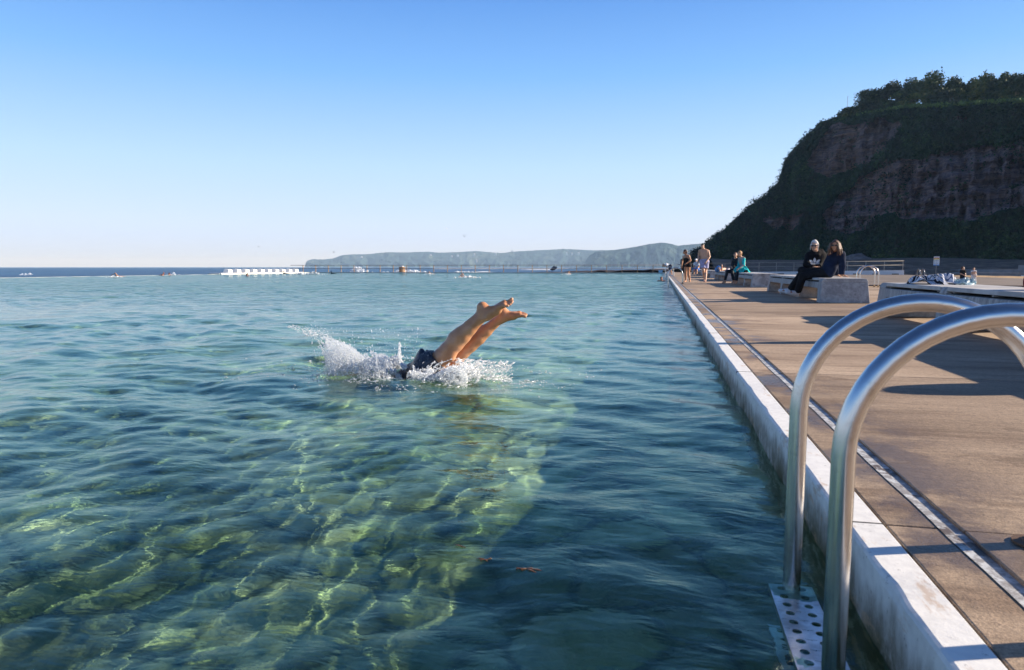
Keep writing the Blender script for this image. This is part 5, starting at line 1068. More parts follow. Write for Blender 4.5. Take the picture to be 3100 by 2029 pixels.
# bent-over person at the far ladder
J = dict(head=C8(375, 290, 57.6), neck=C8(440, 285, 57.7), shL=C8(480, 275, 57.9), shR=C8(485, 300, 57.4), elL=C8(430, 320, 57.9), elR=C8(425, 335, 57.3), wrL=C8(385, 330, 57.8), wrR=C8(380, 345, 57.4), hipL=C8(630, 330, 57.8), hipR=C8(635, 345, 57.4), knL=C8(640, 480, 57.8), knR=C8(665, 500, 57.4), anL=C8(660, 615, 57.8), anR=C8(700, 640, 57.3), toL=C8(620, 640, 57.7), toR=C8(670, 665, 57.2))
person('bent-over person in white shirt and dark shorts holding the far ladder rail', J, SK2, 0.015, 1.0, unit((-0.9, -0.1, -0.5)), 'people standing on the deck', 1.15, False, [('shirt', cloth('white_cloth', (0.70, 0.72, 0.75)), 0.03, ['torso', 'armL:0.5', 'armR:0.5']), ('shorts', NAVY, 0.03, ['pelvis', 'legL:0.8', 'legR:0.8'])], 'short', plain('grey_hair', (0.4, 0.38, 0.36)))
# wetsuit couple
J = dict(head=C7(895, 335, 31.9), neck=C7(905, 430, 32.0), shL=C7(820, 480, 32.1), shR=C7(985, 480, 31.9), elL=C7(800, 650, 32.0), elR=C7(940, 660, 31.7), wrL=C7(870, 775, 31.6), wrR=C7(950, 770, 31.5), hipL=C7(830, 850, 32.2), hipR=C7(930, 850, 32.0), knL=C7(640, 850, 31.9), knR=C7(790, 880, 31.6), anL=C7(565, 1165, 31.8), anR=C7(835, 1165, 31.5), toL=C7(460, 1225, 31.5), toR=C7(770, 1225, 31.2))
person('dark-haired person in black wetsuit, left of the wetsuit couple on the bench', J, SK1, 0.012, 1.0, unit((-0.1, -0.98, -0.1)), 'people sitting on the benches', 1.05, False, [('wetsuit', NEO, 0.012, ['torso', 'pelvis', 'armL:1.93', 'armR:1.93', 'legL:1.9', 'legR:1.9', 'neckcut'])], 'short', plain('dark_brown_hair', (0.04, 0.02, 0.012), 0.5))
J = dict(head=C7(1025, 300, 30.9), neck=C7(1075, 400, 31.0), shL=C7(1030, 455, 31.2), shR=C7(1160, 450, 30.9), elL=C7(1010, 640, 31.1), elR=C7(1150, 650, 30.7), wrL=C7(990, 750, 30.9), wrR=C7(1010, 755, 30.6), hipL=C7(1110, 840, 31.2), hipR=C7(1190, 840, 30.9), knL=C7(920, 870, 31.0), knR=C7(960, 900, 30.6), anL=C7(900, 1165, 31.0), anR=C7(935, 1175, 30.6), toL=C7(820, 1230, 30.8), toR=C7(865, 1235, 30.3))
TEAL = cloth('teal_cloth', (0.02, 0.42, 0.44)); GREYN = cloth('grey_neoprene', (0.30, 0.29, 0.28), 0.7)
person('fair-haired person in grey and teal wetsuit, right of the wetsuit couple', J, SK1, 0.012, 0.97, unit((-0.75, -0.6, -0.15)), 'people sitting on the benches', 1.0, True,
    [('wetsuit', GREYN, 0.012, ['torso', 'pelvis', 'armR:1.93', 'neckcut']), ('sleeve', TEAL, 0.018, ['armR:1.1', 'armL:1.9']), ('leggings', NEO, 0.012, ['legL:1.9', 'legR:1.9'])], 'bun', plain('fair_hair', (0.42, 0.24, 0.11), 0.5, scale=30))
p_ = Vector(C7(1130, 880, 30.7)); o = towel('towel', p_.x, 30.9, 0.502, 0.34, 0.40, 0.36, 5.0, TEAL, 1.6, smooth=True); tag(o, 'bright teal towel wrapped at the hips of the right wetsuit sitter', 'towel')
p_ = Vector(C7(665, 790, 37.2)); o = towel('towel', 3.45, 37.4, 0.502, 0.22, 0.32, 0.22, 2.0, cloth('white_pink_towel', (0.66, 0.58, 0.64)), 2.0); tag(o, 'white and pink towel heap on the bench behind the wetsuit couple', 'towel')
# white-capped sitter and sunbather
J = dict(head=C6(700, 612, 49), neck=C6(705, 665, 49), shL=C6(655, 715, 49.1), shR=C6(760, 715, 48.9), elL=C6(635, 800, 49), elR=C6(785, 800, 48.8), wrL=C6(665, 855, 48.6), wrR=C6(750, 860, 48.5), hipL=C6(670, 890, 49.1), hipR=C6(745, 890, 49), knL=C6(640, 900, 48.4), knR=C6(720, 910, 48.3), anL=C6(640, 1010, 48.3), anR=C6(725, 1010, 48.2), toL=C6(620, 1030, 48.0), toR=C6(715, 1030, 47.9))
person('seated person in white cap and pale patterned shirt on a far bench', J, SK2, 0.014, 1.0, unit((-0.2, -1, 0)), 'people sitting on the benches', 1.05, False, [('shirt', plain('patterned_shirt', (0.45, 0.48, 0.52), 0.9, scale=16, var=0.9), 0.03, ['torso', 'armL:0.8', 'armR:0.8']), ('shorts', cloth('blue_cloth', (0.05, 0.15, 0.45)), 0.03, ['pelvis', 'legL:0.9', 'legR:0.9'])], None, cap=cloth('white_cloth', (0.70, 0.72, 0.75)))
J = dict(head=(3.55, 42.6, 0.62), neck=(3.55, 42.35, 0.60), shL=(3.35, 42.2, 0.6), shR=(3.75, 42.2, 0.6), elL=(3.28, 41.9, 0.56), elR=(3.85, 41.9, 0.56), wrL=(3.35, 41.6, 0.56), wrR=(3.8, 41.6, 0.56), hipL=C6(1370, 900, 41.5), hipR=C6(1420, 900, 41.5), knL=C6(1400, 830, 41.0), knR=C6(1500, 930, 41.0), anL=C6(1460, 935, 40.6), anR=C6(1515, 760, 40.9), toL=C6(1440, 945, 40.3), toR=C6(1505, 735, 41.0), root=(3.5, 41.3, 0.5))
person('sunbather lying on a bench, one bare lower leg raised, in blue shorts', J, SK1, 0.014, 1.0, (0, 0, 1), 'people sitting on the benches', 1.0, False, [('shorts', cloth('bright_blue_cloth', (0.10, 0.28, 0.62)), 0.04, ['pelvis', 'legL:1.1', 'legR:0.6'])], 'short', BRN)
# person cut by the right frame edge
J = dict(head=(3.825, 7.85, 1.30), neck=(3.825, 7.85, 1.15), shL=(3.640, 7.80, 1.06), shR=(4.025, 7.9, 1.06), elL=(3.630, 7.70, 0.80), elR=(4.095, 7.8, 0.80), wrL=(3.635, 7.62, 0.57), wrR=(4.065, 7.5, 0.6), hipL=(3.715, 7.85, 0.58), hipR=(3.915, 7.9, 0.58), knL=(4.115, 7.55, 0.56), knR=(4.215, 7.8, 0.56), anL=(4.415, 7.5, 0.10), anR=(4.465, 7.8, 0.10), toL=(4.585, 7.45, 0.05), toR=(4.645, 7.8, 0.05))
person('person in dark red shorts cut by the right frame edge, only a bare arm showing', J, SK2, 0.010, 1.0, (0.9, 0.3, 0), 'people sitting on the benches', 1.08, False, [('shorts', cloth('dark_red_cloth', (0.16, 0.012, 0.02)), 0.022, ['pelvis', 'legL:0.8', 'legR:0.8'])], 'short', BLACK)
# unseen bag added beyond the right edge to throw a shadow on the deck
sb = sdf_obj('backpack', [('e', (3.66, 5.15, 0.72), (0.17, 0.20, 0.23), None, 0.02), ('e', (3.50, 5.15, 0.64), (0.08, 0.15, 0.13), None, 0.03)], NAVY, None, 0.014, noise=0.01); tag(sb, 'navy backpack out of view on the closest bench, added for its shadow on the deck', 'backpack')
# two small figures on the sand
def small(px, yt, yb, Y, label, mats, hairm, hair, s, sit=False, face=(0.8, -0.5, 0)):
    f = lambda x, y, dY=0: tuple(aty(px + x, yt + y, Y + dY)); h = yb - yt
    J = dict(head=f(0, h*0.08), neck=f(0, h*0.19), shL=f(-h*0.11, h*0.24), shR=f(h*0.11, h*0.24), elL=f(-h*0.15, h*0.40), elR=f(h*0.15, h*0.40), wrL=f(-h*0.02 + h*0.10, h*0.50, -0.2), wrR=f(h*0.16, h*0.52, -0.1), hipL=f(-h*0.055, h*0.52), hipR=f(h*0.055, h*0.52), knL=f(-h*0.06, h*0.74), knR=f(h*0.06, h*0.74), anL=f(-h*0.06, h*0.95), anR=f(h*0.07, h*0.95), toL=f(-h*0.03, h*0.985, -0.1), toR=f(h*0.10, h*0.985, -0.1))
    if sit: J.update(hipL=f(-4, h*0.78), hipR=f(4, h*0.78), knL=f(3, h*0.72, -0.5), knR=f(9, h*0.72, -0.5), anL=f(4, h*0.98, -0.5), anR=f(10, h*0.98, -0.5), toL=f(7, h*1.0, -0.6), toR=f(13, h*1.0, -0.6))
    return person(label, J, SK1, 0.013 * max(s, 0.7), s, face, 'people on the sand', 0.95, False, mats, hair, hairm)
small(2915, 809, 858, 42.5, 'man in black shirt crouching on the sand behind the striped towel', [('shirt', BLACK, 0.018, ['torso', 'armL:0.8', 'armR:0.8', 'neckcut']), ('trousers', NAVY, 0.018, ['pelvis', 'legL:1.8', 'legR:1.8'])], BRN, 'short', 0.80, True)
small(2948, 811, 857.5, 42.0, 'small child in white standing on the sand right of the crouching man', [('outfit', cloth('white_cloth', (0.70, 0.72, 0.75)), 0.022, ['torso', 'pelvis', 'armL:1.8', 'armR:1.8', 'legL:1.85', 'legR:1.85', 'neckcut'])], plain('fair_hair', (0.42, 0.24, 0.11)), 'bob', 0.62, False, (-0.8, -0.5, 0))
for k, (px, lab) in enumerate(((2992, 'person sitting at the cliff edge in front of the grey wall, left of two'), (3004, 'person sitting at the cliff edge in front of the grey wall, right of two'))):
    p, D = top_at(px, 1.0); f = lambda x, y, z: (p.x + x, p.y + y, p.z + z)
    J = dict(head=f(0, 0, .72), neck=f(0, 0, .56), shL=f(-.18, 0, .5), shR=f(.18, 0, .5), elL=f(-.26, -.1, .28), elR=f(.26, -.1, .28), wrL=f(-.1, -.35, .3), wrR=f(.1, -.35, .3), hipL=f(-.1, 0, .08), hipR=f(.1, 0, .08), knL=f(-.15, -.42, .4), knR=f(.15, -.42, .4), anL=f(-.15, -.6, .06), anR=f(.15, -.6, .06), toL=f(-.15, -.8, 0.02), toR=f(.15, -.8, 0.02))
    person(lab, J, SK2, 0.03, 1.0, (-.2, -1, 0), 'people sitting at the cliff edge', 1.0, False, [('clothes', BLACK if k == 0 else SILV, 0.03, ['torso', 'pelvis', 'armL:1.8', 'armR:1.8', 'legL:1.8', 'legR:1.8'])], 'short', BRN)
# swimmers
def swimmer(px, py, label, skin, pose='head', face=(0, -1, 0), ang=0.0, capm=None):
    p = at(px, py, WATER); r_ = empty('person', p, ang); tag(r_, label, 'person', 'swimmers in the pool'); z0 = 0.0
    M = Matrix.Rotation(-0, 3, 'Z'); f = lambda x, y, z: A((p.x, p.y, p.z)) + A((x * math.cos(ang) - y * math.sin(ang), x * math.sin(ang) + y * math.cos(ang), z)); r_.rotation_euler = (0, 0, 0)
    if pose == 'head': hd = f(0, 0, 0.17); P, L, M = head_prims(hd, face); P += [('c', f(0, 0.02, 0.02), hd, 0.06, 0.05, 0.03), ('c', f(-0.20, 0.03, -0.02), f(0.20, 0.03, -0.02), 0.075, 0.075, 0.05), ('c', f(-0.20, 0, -0.05), f(-0.30, -0.2, -0.25), 0.06, 0.05, 0.03), ('c', f(0.20, 0, -0.05), f(0.30, -0.2, -0.25), 0.06, 0.05, 0.03), ('c', f(-0.08, 0.05, -0.1), f(-0.07, 0.15, -0.5), 0.11, 0.1, 0.05), ('c', f(0.08, 0.05, -0.1), f(0.07, 0.15, -0.5), 0.11, 0.1, 0.05)]
    else:   # front crawl along local x with one arm over the water
        hd = f(-0.35, 0, 0.02); P, L, M = head_prims(hd, f(-1, -0.6, -0.2) - A((p.x, p.y, p.z))); el = f(-0.28, -0.22, 0.34); wr = f(-0.55, -0.25, 0.20 if pose == 'crawl' else 0.05)
        P += [('c', f(-0.22, 0, -0.0), hd, 0.06, 0.05, 0.03), ('c', f(-0.12, -0.15, 0.02), f(0.45, -0.07, -0.06), 0.10, 0.09, 0.04), ('c', f(-0.12, 0.15, 0.0), f(0.45, 0.07, -0.06), 0.10, 0.09, 0.04), ('c', f(-0.12, -0.18, 0.04), el, 0.055, 0.042, 0.03), ('c', el, wr, 0.042, 0.026, 0.02), ('c', f(-0.12, 0.18, -0.02), f(-0.6, 0.2, -0.15), 0.05, 0.03, 0.03), ('c', f(0.45, -0.09, -0.08), f(1.3, -0.1, -0.18), 0.09, 0.035, 0.03), ('c', f(0.45, 0.09, -0.08), f(1.3, 0.1, -0.25), 0.09, 0.035, 0.03)] + hand_prims(wr, wr - el, (0, -1, 0.3), 1.0, 0.2)
    sdf_obj('body', P, skin, r_, 0.018, 0.02)
    sdf_obj('cap' if capm else 'hair', [('e', L(0, -0.02, 0.05), (0.086, 0.10, 0.08), M, 0.01)], capm or BRN, r_, 0.015)
    return r_
swimmer(2002, 851, 'swimmer with red-brown shoulders resting in the water by the pool wall', SK3, 'head', (0.3, -0.95, 0))
swimmer(363, 838, 'pink-skinned swimmer with arms out at the far left edge of the pool', SK2, 'crawl', ang=0.3)
swimmer(488, 834, 'swimmer at the pool edge left of the three-way splash, arm raised', SK3, 'crawl', ang=2.4)
swimmer(512, 833.5, 'swimmer just right of the raised-arm swimmer on the far left', SK3, 'head', (-1, 0, 0))
swimmer(748, 836, 'dark-capped swimmer below starting block eight', SK3, 'head', (-1, -0.3, 0), capm=BLACK)
swimmer(866, 829, 'swimmer with dark arm arched over the water beside block three', cloth('dark_suit_skin', (0.05, 0.03, 0.03)), 'crawl', ang=0.2, capm=BLACK)
swimmer(1306, 830, 'distant swimmer under the left part of the far fence', SK2, 'low', ang=0.2)
swimmer(1408, 839, 'nearest mid-pool swimmer with dark hair and a small splash', SK3, 'low', ang=0.4)
swimmer(1722, 830, 'swimmer raising an elbow near the fence post before the rock shelf', SK2, 'crawl', ang=1.2)
swimmer(1010, 829, 'dark swimmer resting on the far pool edge left of the brown drum', NEO, 'low', ang=0.0, capm=BLACK)

# ------------------------------------------------------------------ the diver
CD = lambda x, y, Y: A(aty(850 + x / 2.8, 850 + y / 2.8, Y))
ro = empty('person', tuple(CD(1150, 800, 5.55))); tag(ro, 'diver entering the water head first, bare legs and navy shorts above the splash', 'person')
YA, YB = 5.46, 5.66
P = []
def limb(pts, Y, Y2=None):
    n = len(pts)
    for i in range(n - 1):
        (x0, y0, r0), (x1, y1, r1) = pts[i], pts[i + 1]; ya = Y if Y2 is None else Y + (Y2 - Y) * i / (n - 1); yb_ = Y if Y2 is None else Y + (Y2 - Y) * (i + 1) / (n - 1)
        fk = 1.10 if Y < 5.56 else 1.0; P.append(('c', CD(x0, y0, ya), CD(x1, y1, yb_), r0 * fk, r1 * fk, 0.012))
# near leg: ankle, shin, knee, thigh
limb([(1722, 292, 0.040), (1678, 330, 0.043), (1600, 405, 0.054), (1540, 462, 0.066), (1475, 530, 0.070), (1420, 590, 0.068), (1370, 645, 0.073), (1285, 735, 0.084), (1190, 850, 0.095)], YA, YA + 0.03)
P += [('c', CD(1560, 420, YA), CD(1478, 478, YA + 0.01), 0.046, 0.056, 0.025), ('c', CD(1668, 292, YA), CD(1590, 372, YA), 0.022, 0.034, 0.02)]
P += [('c', CD(1440, 650, YA - 0.01), CD(1452, 615, YA - 0.01), 0.040, 0.036, 0.03), ('c', CD(1700, 330, YA - 0.035), CD(1728, 318, YA - 0.036), 0.015, 0.018, 0.012)]
# near foot
P += [('e', CD(1712, 218, YA), (0.037, 0.036, 0.034), None, 0.02), ('c', CD(1716, 225, YA), CD(1722, 285, YA), 0.034, 0.040, 0.03), ('c', CD(1702, 225, YA), CD(1694, 300, YA), 0.037, 0.040, 0.02), ('c', CD(1745, 308, YA), CD(1840, 258, YA), 0.034, 0.026, 0.02), ('c', CD(1730, 262, YA), CD(1830, 238, YA), 0.038, 0.030, 0.03), ('c', CD(1760, 290, YA), CD(1850, 236, YA), 0.030, 0.024, 0.03),
      ('c', CD(1845, 225, YA - 0.022), CD(1895, 208, YA - 0.026), 0.022, 0.022, 0.02), ('c', CD(1845, 215, YA + 0.02), CD(1898, 188, YA + 0.024), 0.024, 0.026, 0.02)]
for i, (tx, ty, r_, oy) in enumerate(((1958, 156, 0.0145, 0.038), (1966, 176, 0.0105, 0.015), (1960, 190, 0.010, -0.005), (1946, 203, 0.0095, -0.023), (1926, 214, 0.0095, -0.040))):
    sx_, sy_ = 1898 - i * 3, 190 + i * 6; mx_, my_ = (sx_ + tx) / 2 + 4, (sy_ + ty) / 2 + 3
    P += [('c', CD(sx_, sy_, YA + oy), CD(mx_, my_, YA + oy), r_ * 1.1, r_ * 0.95, 0.005), ('c', CD(mx_, my_, YA + oy), CD(tx, ty, YA + oy), r_ * 0.95, r_, 0.004)]
# far leg
limb([(1858, 322, 0.041), (1806, 366, 0.043), (1742, 422, 0.053), (1676, 482, 0.062), (1606, 546, 0.062), (1544, 604, 0.060), (1484, 658, 0.067), (1390, 745, 0.080), (1270, 860, 0.092)], YB, YB - 0.02)
P += [('c', CD(1700, 425, YB), CD(1630, 490, YB), 0.044, 0.050, 0.025), ('e', CD(1885, 258, YB), (0.034, 0.034, 0.032), None, 0.02), ('c', CD(1880, 262, YB), CD(1862, 318, YB), 0.033, 0.040, 0.03), ('c', CD(1880, 290, YB), CD(1975, 292, YB), 0.038, 0.030, 0.03), ('c', CD(1890, 320, YB), CD(1975, 305, YB), 0.030, 0.024, 0.03),
      ('c', CD(1975, 300, YB - 0.02), CD(2025, 292, YB - 0.024), 0.024, 0.022, 0.02), ('c', CD(1975, 288, YB + 0.02), CD(2022, 276, YB + 0.022), 0.022, 0.022, 0.02)]
for i, (tx, ty, r_, oy) in enumerate(((2072, 304, 0.0135, -0.030), (2084, 292, 0.0095, -0.012), (2082, 284, 0.009, 0.003), (2074, 278, 0.0085, 0.018), (2060, 272, 0.008, 0.030))):
    sx_, sy_ = 2026 - i * 1, 296 - i * 4; P += [('c', CD(sx_, sy_, YB + oy), CD((sx_ + tx) / 2 + 3, (sy_ + ty) / 2 - 2, YB + oy), r_ * 1.1, r_ * 0.95, 0.005), ('c', CD((sx_ + tx) / 2 + 3, (sy_ + ty) / 2 - 2, YB + oy), CD(tx, ty, YB + oy), r_ * 0.95, r_, 0.004)]
# trunk, arms and head, already under the surface
P += [('c', CD(1200, 850, 5.5), CD(1020, 960, 5.5), 0.11, 0.10, 0.05), ('c', CD(1230, 860, 5.64), CD(1030, 970, 5.66), 0.11, 0.10, 0.05), ('c', CD(1030, 950, 5.58), CD(880, 950, 5.58), 0.10, 0.09, 0.05), ('c', CD(900, 900, 5.45), CD(760, 950, 5.45), 0.10, 0.06, 0.04), ('c', CD(920, 910, 5.7), CD(770, 960, 5.7), 0.10, 0.06, 0.04), ('c', CD(760, 950, 5.45), CD(560, 960, 5.5), 0.05, 0.03, 0.03), ('c', CD(770, 960, 5.7), CD(560, 965, 5.62), 0.05, 0.03, 0.03), ('c', CD(860, 930, 5.58), CD(760, 985, 5.58), 0.06, 0.055, 0.03)]
hp_, _, _ = head_prims(CD(730, 1000, 5.58), (-0.5, 0, -0.85)); P += hp_ + hand_prims(CD(560, 960, 5.5), (-1, 0.1, -0.1), (0, 0, 1)) + hand_prims(CD(560, 965, 5.62), (-1, -0.1, -0.1), (0, 0, 1))
t = NT('diver_skin'); v = t.pos(); c = t.mix(t.step(t.noise(v, 8, 5), 0.35, 0.65), (0.50, 0.225, 0.105), (0.62, 0.31, 0.16)); hr = t.noise(t.pos((40, 40, 14)), 6, 5, 0.7)
c = t.mix(t.math('MULTIPLY', t.step(hr, 0.55, 0.72), 0.4), c, (0.22, 0.085, 0.035))
MDIV = t.bsdf(c, t.step(hr, 0.3, 0.7, 0.22, 0.42), spec=0.5, Subsurface_Weight=0.10, Subsurface_Radius=(0.012, 0.005, 0.003), Subsurface_Scale=1.0, normal=t.bump(hr, 0.25, 0.003))
sdf_obj('body', P, MDIV, ro, 0.0062, 0.018, smooth=1)
SH = [('c', CD(1345, 650, YA), CD(1230, 735, YA), 0.098, 0.108, 0.02), ('c', CD(1230, 735, YA), CD(1180, 840, YA + 0.03), 0.112, 0.122, 0.03), ('c', CD(1430, 700, YB), CD(1330, 780, YB), 0.092, 0.105, 0.02), ('c', CD(1330, 780, YB), CD(1240, 850, YB), 0.105, 0.115, 0.03),
      ('c', CD(1195, 600, YA + 0.01), CD(1190, 700, YA + 0.03), 0.026, 0.075, 0.03), ('c', CD(1245, 605, YA + 0.09), CD(1210, 690, YA + 0.08), 0.022, 0.070, 0.03), ('c', CD(1120, 770, 5.56), CD(1050, 850, 5.56), 0.085, 0.10, 0.05)]
SH += [('cut', CD(1330, 655, YA), CD(1722, 292, YA) - CD(1230, 735, YA), 0.20), ('cut', CD(1420, 700, YB), CD(1858, 322, YB) - CD(1290, 770, YB), 0.16)]
t = NT('swim_shorts'); v = t.pos(); n_ = t.noise(v, 22, 5, 0.65); MSH_ = t.bsdf(t.mix(t.step(n_, 0.4, 0.65), (0.006, 0.011, 0.026), (0.018, 0.032, 0.060)), 0.35, spec=0.5, normal=t.bump(n_, 0.8, 0.03))
sdf_obj('shorts', SH, MSH_, ro, 0.008, 0.02, smooth=1, noise=0.008)

# ------------------------------------------------------------------ splash
r = np.random.default_rng(21); pts = []; sz = []; vel = []
def spray(n, fx, fy, Ys, size, gate=None, vdir=(0, 0, 1)):
    x = fx(n); y = fy(x, n); Yv = Ys(n)
    if gate is not None:
        g_ = vnoise(x * 0.022, y * 0.022, Yv * 6) + 0.5 * vnoise(x * 0.06, y * 0.06, Yv * 12); k_ = g_ > gate; x, y, Yv = x[k_], y[k_], Yv[k_]
    for a, b, c_ in zip(x, y, Yv): pts.append(CD(a, b, c_)); vel.append(vdir)
    sz.extend(list(size(len(x))))
env = [(360, 560), (395, 470), (440, 500), (500, 520), (560, 545), (620, 580), (680, 630), (740, 665), (800, 650), (860, 625), (900, 640), (940, 700)]
plume = lambda x: interp(env, x)
spray(80000, lambda n: r.uniform(385, 940, n) + 16 * r.normal(size=n), lambda x, n: 868 - (868 - plume(x)) * r.random(n) ** 1.25 + 8 * r.normal(size=n), lambda n: 5.55 + 0.22 * r.normal(size=n), lambda n: 0.0015 * np.exp(0.45 * r.normal(size=n)), -0.12, (-0.5, 0, 1))
spray(12000, lambda n: 430 + 480 * r.random(n) ** 0.9, lambda x, n: 872 - (872 - plume(x)) * 0.62 * r.random(n) ** 1.3, lambda n: 5.55 + 0.12 * r.normal(size=n), lambda n: 0.0026 * np.exp(0.40 * r.normal(size=n)), 0.0, (-0.5, 0, 1))
spray(900, lambda n: 1003 + 14 * r.normal(size=n), lambda x, n: 720 - 200 * r.random(n) ** 1.5 * np.exp(-((x - 1006) / 14.0) ** 2), lambda n: 5.66 + 0.03 * r.normal(size=n), lambda n: 0.0034 * np.exp(0.4 * r.normal(size=n)), None, (0, 0, 1))
spray(2200, lambda n: 960 + 50 * r.normal(size=n), lambda x, n: 740 - 100 * r.random(n) ** 1.6, lambda n: 5.7 + 0.06 * r.normal(size=n), lambda n: 0.0032 * np.exp(0.4 * r.normal(size=n)), 0.0, (0, 0, 1))
foam = [(1040, 850), (1090, 760), (1200, 780), (1300, 800), (1400, 740), (1480, 720), (1540, 760), (1600, 850)]
spray(70000, lambda n: 1060 + 520 * r.beta(2, 1.6, n), lambda x, n: (905 + 30 * np.sin((x - 1050) / 520 * 3.14)) - ((905 + 30 * np.sin((x - 1050) / 520 * 3.14)) - interp(foam, x)) * r.random(n) ** 1.2, lambda n: 5.30 + 0.10 * r.normal(size=n), lambda n: 0.0019 * np.exp(0.45 * r.normal(size=n)), -0.35, (0.6, 0, 0.6))
spray(5000, lambda n: 1480 + 200 * r.random(n) ** 1.2, lambda x, n: 880 - (r.random(n) ** 1.2) * (220 - (x - 1480) * 0.5), lambda n: 5.5 + 0.14 * r.normal(size=n), lambda n: 0.0028 * np.exp(0.5 * r.normal(size=n)), 0.05, (0.8, 0, 0.4))
spray(1500, lambda n: 1500 + 460 * r.random(n) ** 1.3, lambda x, n: 860 - 160 * r.random(n) ** 1.5 - (1960 - x) * 0.10, lambda n: 5.55 + 0.2 * r.normal(size=n), lambda n: 0.0026 * np.exp(0.5 * r.normal(size=n)), None, (0.8, 0, 0.4))
spray(330, lambda n: 60 + 340 * r.random(n) ** 0.8, lambda x, n: 385 + (x - 60) * 0.24 + 30 * r.normal(size=n) * (x / 300), lambda n: 5.6 + 0.08 * r.normal(size=n), lambda n: 0.0026 * np.exp(0.45 * r.normal(size=n)), None, (-1, 0, 0.3))
spray(600, lambda n: r.uniform(250, 1250, n), lambda x, n: 700 - 300 * r.random(n) ** 1.7, lambda n: 5.6 + 0.2 * r.normal(size=n), lambda n: 0.0020 * np.exp(0.4 * r.normal(size=n)), None, (0, 0, 1))
spray(3200, lambda n: r.uniform(860, 1420, n), lambda x, n: 740 + 70 * r.random(n) + (x - 860) * 0.02, lambda n: 5.40 - 0.10 * r.random(n), lambda n: 0.0030 * np.exp(0.4 * r.normal(size=n)), 0.12, (0, 0, 1))
for j in range(190):        # thin jets thrown out of the crown of the splash
    side = r.random()
    if side < 0.72: x0_ = r.uniform(420, 940); dx_ = -r.uniform(10, 150); top_ = 868 - (868 - float(plume(x0_))) * r.uniform(0.7, 1.12); y0_ = 850
    else: x0_ = r.uniform(1150, 1560); dx_ = r.uniform(10, 260); top_ = 850 - r.uniform(40, 190); y0_ = 860
    n_ = int(r.uniform(25, 90)); u_ = r.random(n_) ** 0.8; Y0_ = (5.55 if side < 0.72 else 5.4) + 0.16 * r.normal()
    for q in u_: pts.append(CD(x0_ + dx_ * q + 3 * r.normal(), y0_ + (top_ - y0_) * (1 - (1 - q) ** 1.7) + 3 * r.normal(), Y0_ + 0.01 * r.normal())); vel.append((dx_ / 100.0, 0, 1.0)); sz.append(0.0034 * (1.15 - 0.6 * q) * math.exp(0.35 * r.normal()))
spray(9000, lambda n: r.uniform(840, 1130, n), lambda x, n: 845 - (845 - interp([(840, 760), (920, 730), (1000, 705), (1130, 690)], x)) * r.random(n) ** 0.9, lambda n: 5.38 - 0.10 * r.random(n), lambda n: 0.0024 * np.exp(0.4 * r.normal(size=n)), 0.02, (-0.4, 0, 0.6))
for j in range(9000):
    a = r.uniform(0, 6.283); d_ = abs(r.normal()) * 0.42; x_ = SPL.x + 0.15 + math.cos(a) * d_ * 1.5; y_ = 5.42 + math.sin(a) * d_ * 0.8
    if float(vnoise(x_ * 5, y_ * 5, 3)) + 0.4 * float(vnoise(x_ * 14, y_ * 14, 1)) < 0.12: continue
    pts.append((x_, y_, WATER + 0.004)); vel.append((1, 0, 0)); sz.append(0.0026 * math.exp(0.5 * r.normal()))
fo = np.array([i for i in range(len(pts)) if abs(pts[i][2] - (WATER + 0.004)) < 1e-9]); pa = np.array([pts[i] for i in fo]); wz_ = WATER + wave_z(pa[:, 0], pa[:, 1]) + 0.001
for i, zv in zip(fo, wz_): pts[i] = (pts[i][0], pts[i][1], zv)
pts = np.array(pts); sz = np.array(sz)[:, None, None]; vel = np.array(vel); keep = pts[:, 2] > WATER - 0.03
pts, sz, vel = pts[keep], sz[keep], vel[keep]
phi = (1 + 5 ** 0.5) / 2
oct_v = np.array([(1, 0, 0), (-1, 0, 0), (0, 1, 0), (0, -1, 0), (0, 0, 1), (0, 0, -1)], float); oct_f = np.array([(0, 2, 4), (2, 1, 4), (1, 3, 4), (3, 0, 4), (2, 0, 5), (1, 2, 5), (3, 1, 5), (0, 3, 5)])
st_ = 1 + 3.0 * r.random((len(pts), 1)) ** 2
D_ = vel / np.linalg.norm(vel, axis=1)[:, None] + 0.35 * r.normal(size=vel.shape); D_ /= np.linalg.norm(D_, axis=1)[:, None]
Vv = oct_v[None] * sz; along = (Vv * D_[:, None, :]).sum(2, keepdims=True); Vv = Vv + along * D_[:, None, :] * (st_[:, :, None]); Vv = Vv + pts[:, None, :]
Ff = (oct_f[None] + (np.arange(len(pts)) * 6)[:, None, None]).reshape(-1, 3)
t = NT('splash_water'); df = t.n('ShaderNodeBsdfDiffuse'); df.inputs[0].default_value = (0.92, 0.96, 1.0, 1); tl = t.n('ShaderNodeBsdfTranslucent'); tl.inputs[0].default_value = (0.92, 0.96, 1.0, 1)
gs = t.n('ShaderNodeBsdfGlossy'); gs.inputs['Roughness'].default_value = 0.12; m1 = t.n('ShaderNodeMixShader'); m1.inputs[0].default_value = 0.55; t.l(df.outputs[0], m1.inputs[1]); t.l(tl.outputs[0], m1.inputs[2])
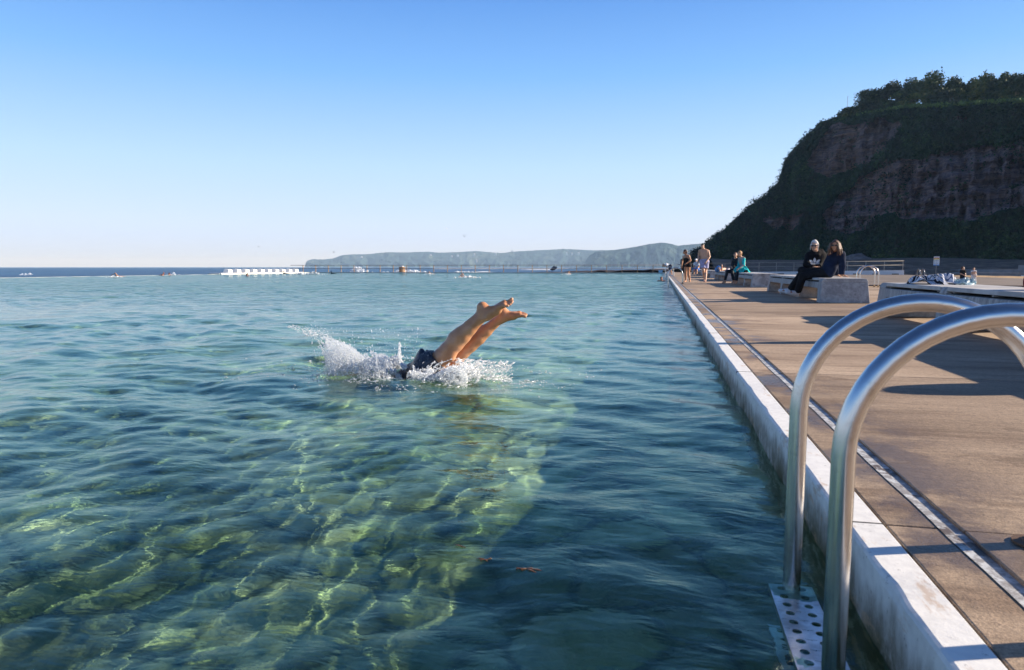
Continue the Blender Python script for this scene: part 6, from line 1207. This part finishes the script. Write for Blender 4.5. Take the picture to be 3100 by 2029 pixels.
m2 = t.n('ShaderNodeMixShader'); m2.inputs[0].default_value = 0.06; t.l(m1.outputs[0], m2.inputs[1]); t.l(gs.outputs[0], m2.inputs[2]); tr_ = t.n('ShaderNodeBsdfTransparent'); m3 = t.n('ShaderNodeMixShader'); m3.inputs[0].default_value = 0.42; t.l(m2.outputs[0], m3.inputs[1]); t.l(tr_.outputs[0], m3.inputs[2]); t.l(m3.outputs[0], t.out.inputs[0]); MSPL = t.m
o = mesh_obj('splash', Vv.reshape(-1, 3), Ff, MSPL, smooth=True); tag(o, 'white splash and flying droplets thrown up around the diver', 'splash', kind='stuff')
# small splashes of the far swimmers
def small_splash(px, py, w_, h_, n, label, z=WATER, seed=0):
    q = np.random.default_rng(seed); p = at(px, py, z); m = MB()
    d = Vector((p.x, p.y, 0)).normalized(); rt = Vector((d.y, -d.x, 0))
    for i in range(n):
        u = q.normal() * 0.35; hh = h_ * q.random() ** 1.8 * math.exp(-u * u * 3); s_ = w_ * 0.07 * (0.5 + q.random()); c_ = rt * (u * w_) + d * (q.normal() * w_ * 0.1) + Vector((0, 0, hh)); m.blob(c_, (s_, s_, s_ * 0.8), 5)
    o = m.build('swimmer_splash', MSPL, None, True); o.location = p; tag(o, label, 'splash', kind='stuff')
for k, a in enumerate(((1083, 825, 2.6, 0.9, 90, 'tall white splash behind the far fence'), (1236, 826, 4.2, 0.3, 90, 'long low white splash right of the brown drum'), (913, 831, 1.6, 0.2, 40, 'low splash under the right end of the block row'), (950, 831, 1.4, 0.35, 40, 'small splash right of the block row'), (1419, 841, 1.3, 0.12, 40, 'small splash behind the mid-pool swimmer'), (1403, 826, 3.0, 0.15, 40, 'streak of foam near the rock shelf edge'), (352, 840, 1.0, 0.15, 30, 'splash at the arm of the far left swimmer'), (527, 833, 1.2, 0.3, 30, 'splash trailing the left group of swimmers'), (1715, 831, 0.8, 0.2, 25, 'splash beside the swimmer before the rock shelf'), (1300, 831, 1.0, 0.15, 25, 'splash in front of the swimmer under the fence'), (83, 833, 1.4, 0.2, 20, 'whitecap on the sea at far left'))): small_splash(*a, seed=k)
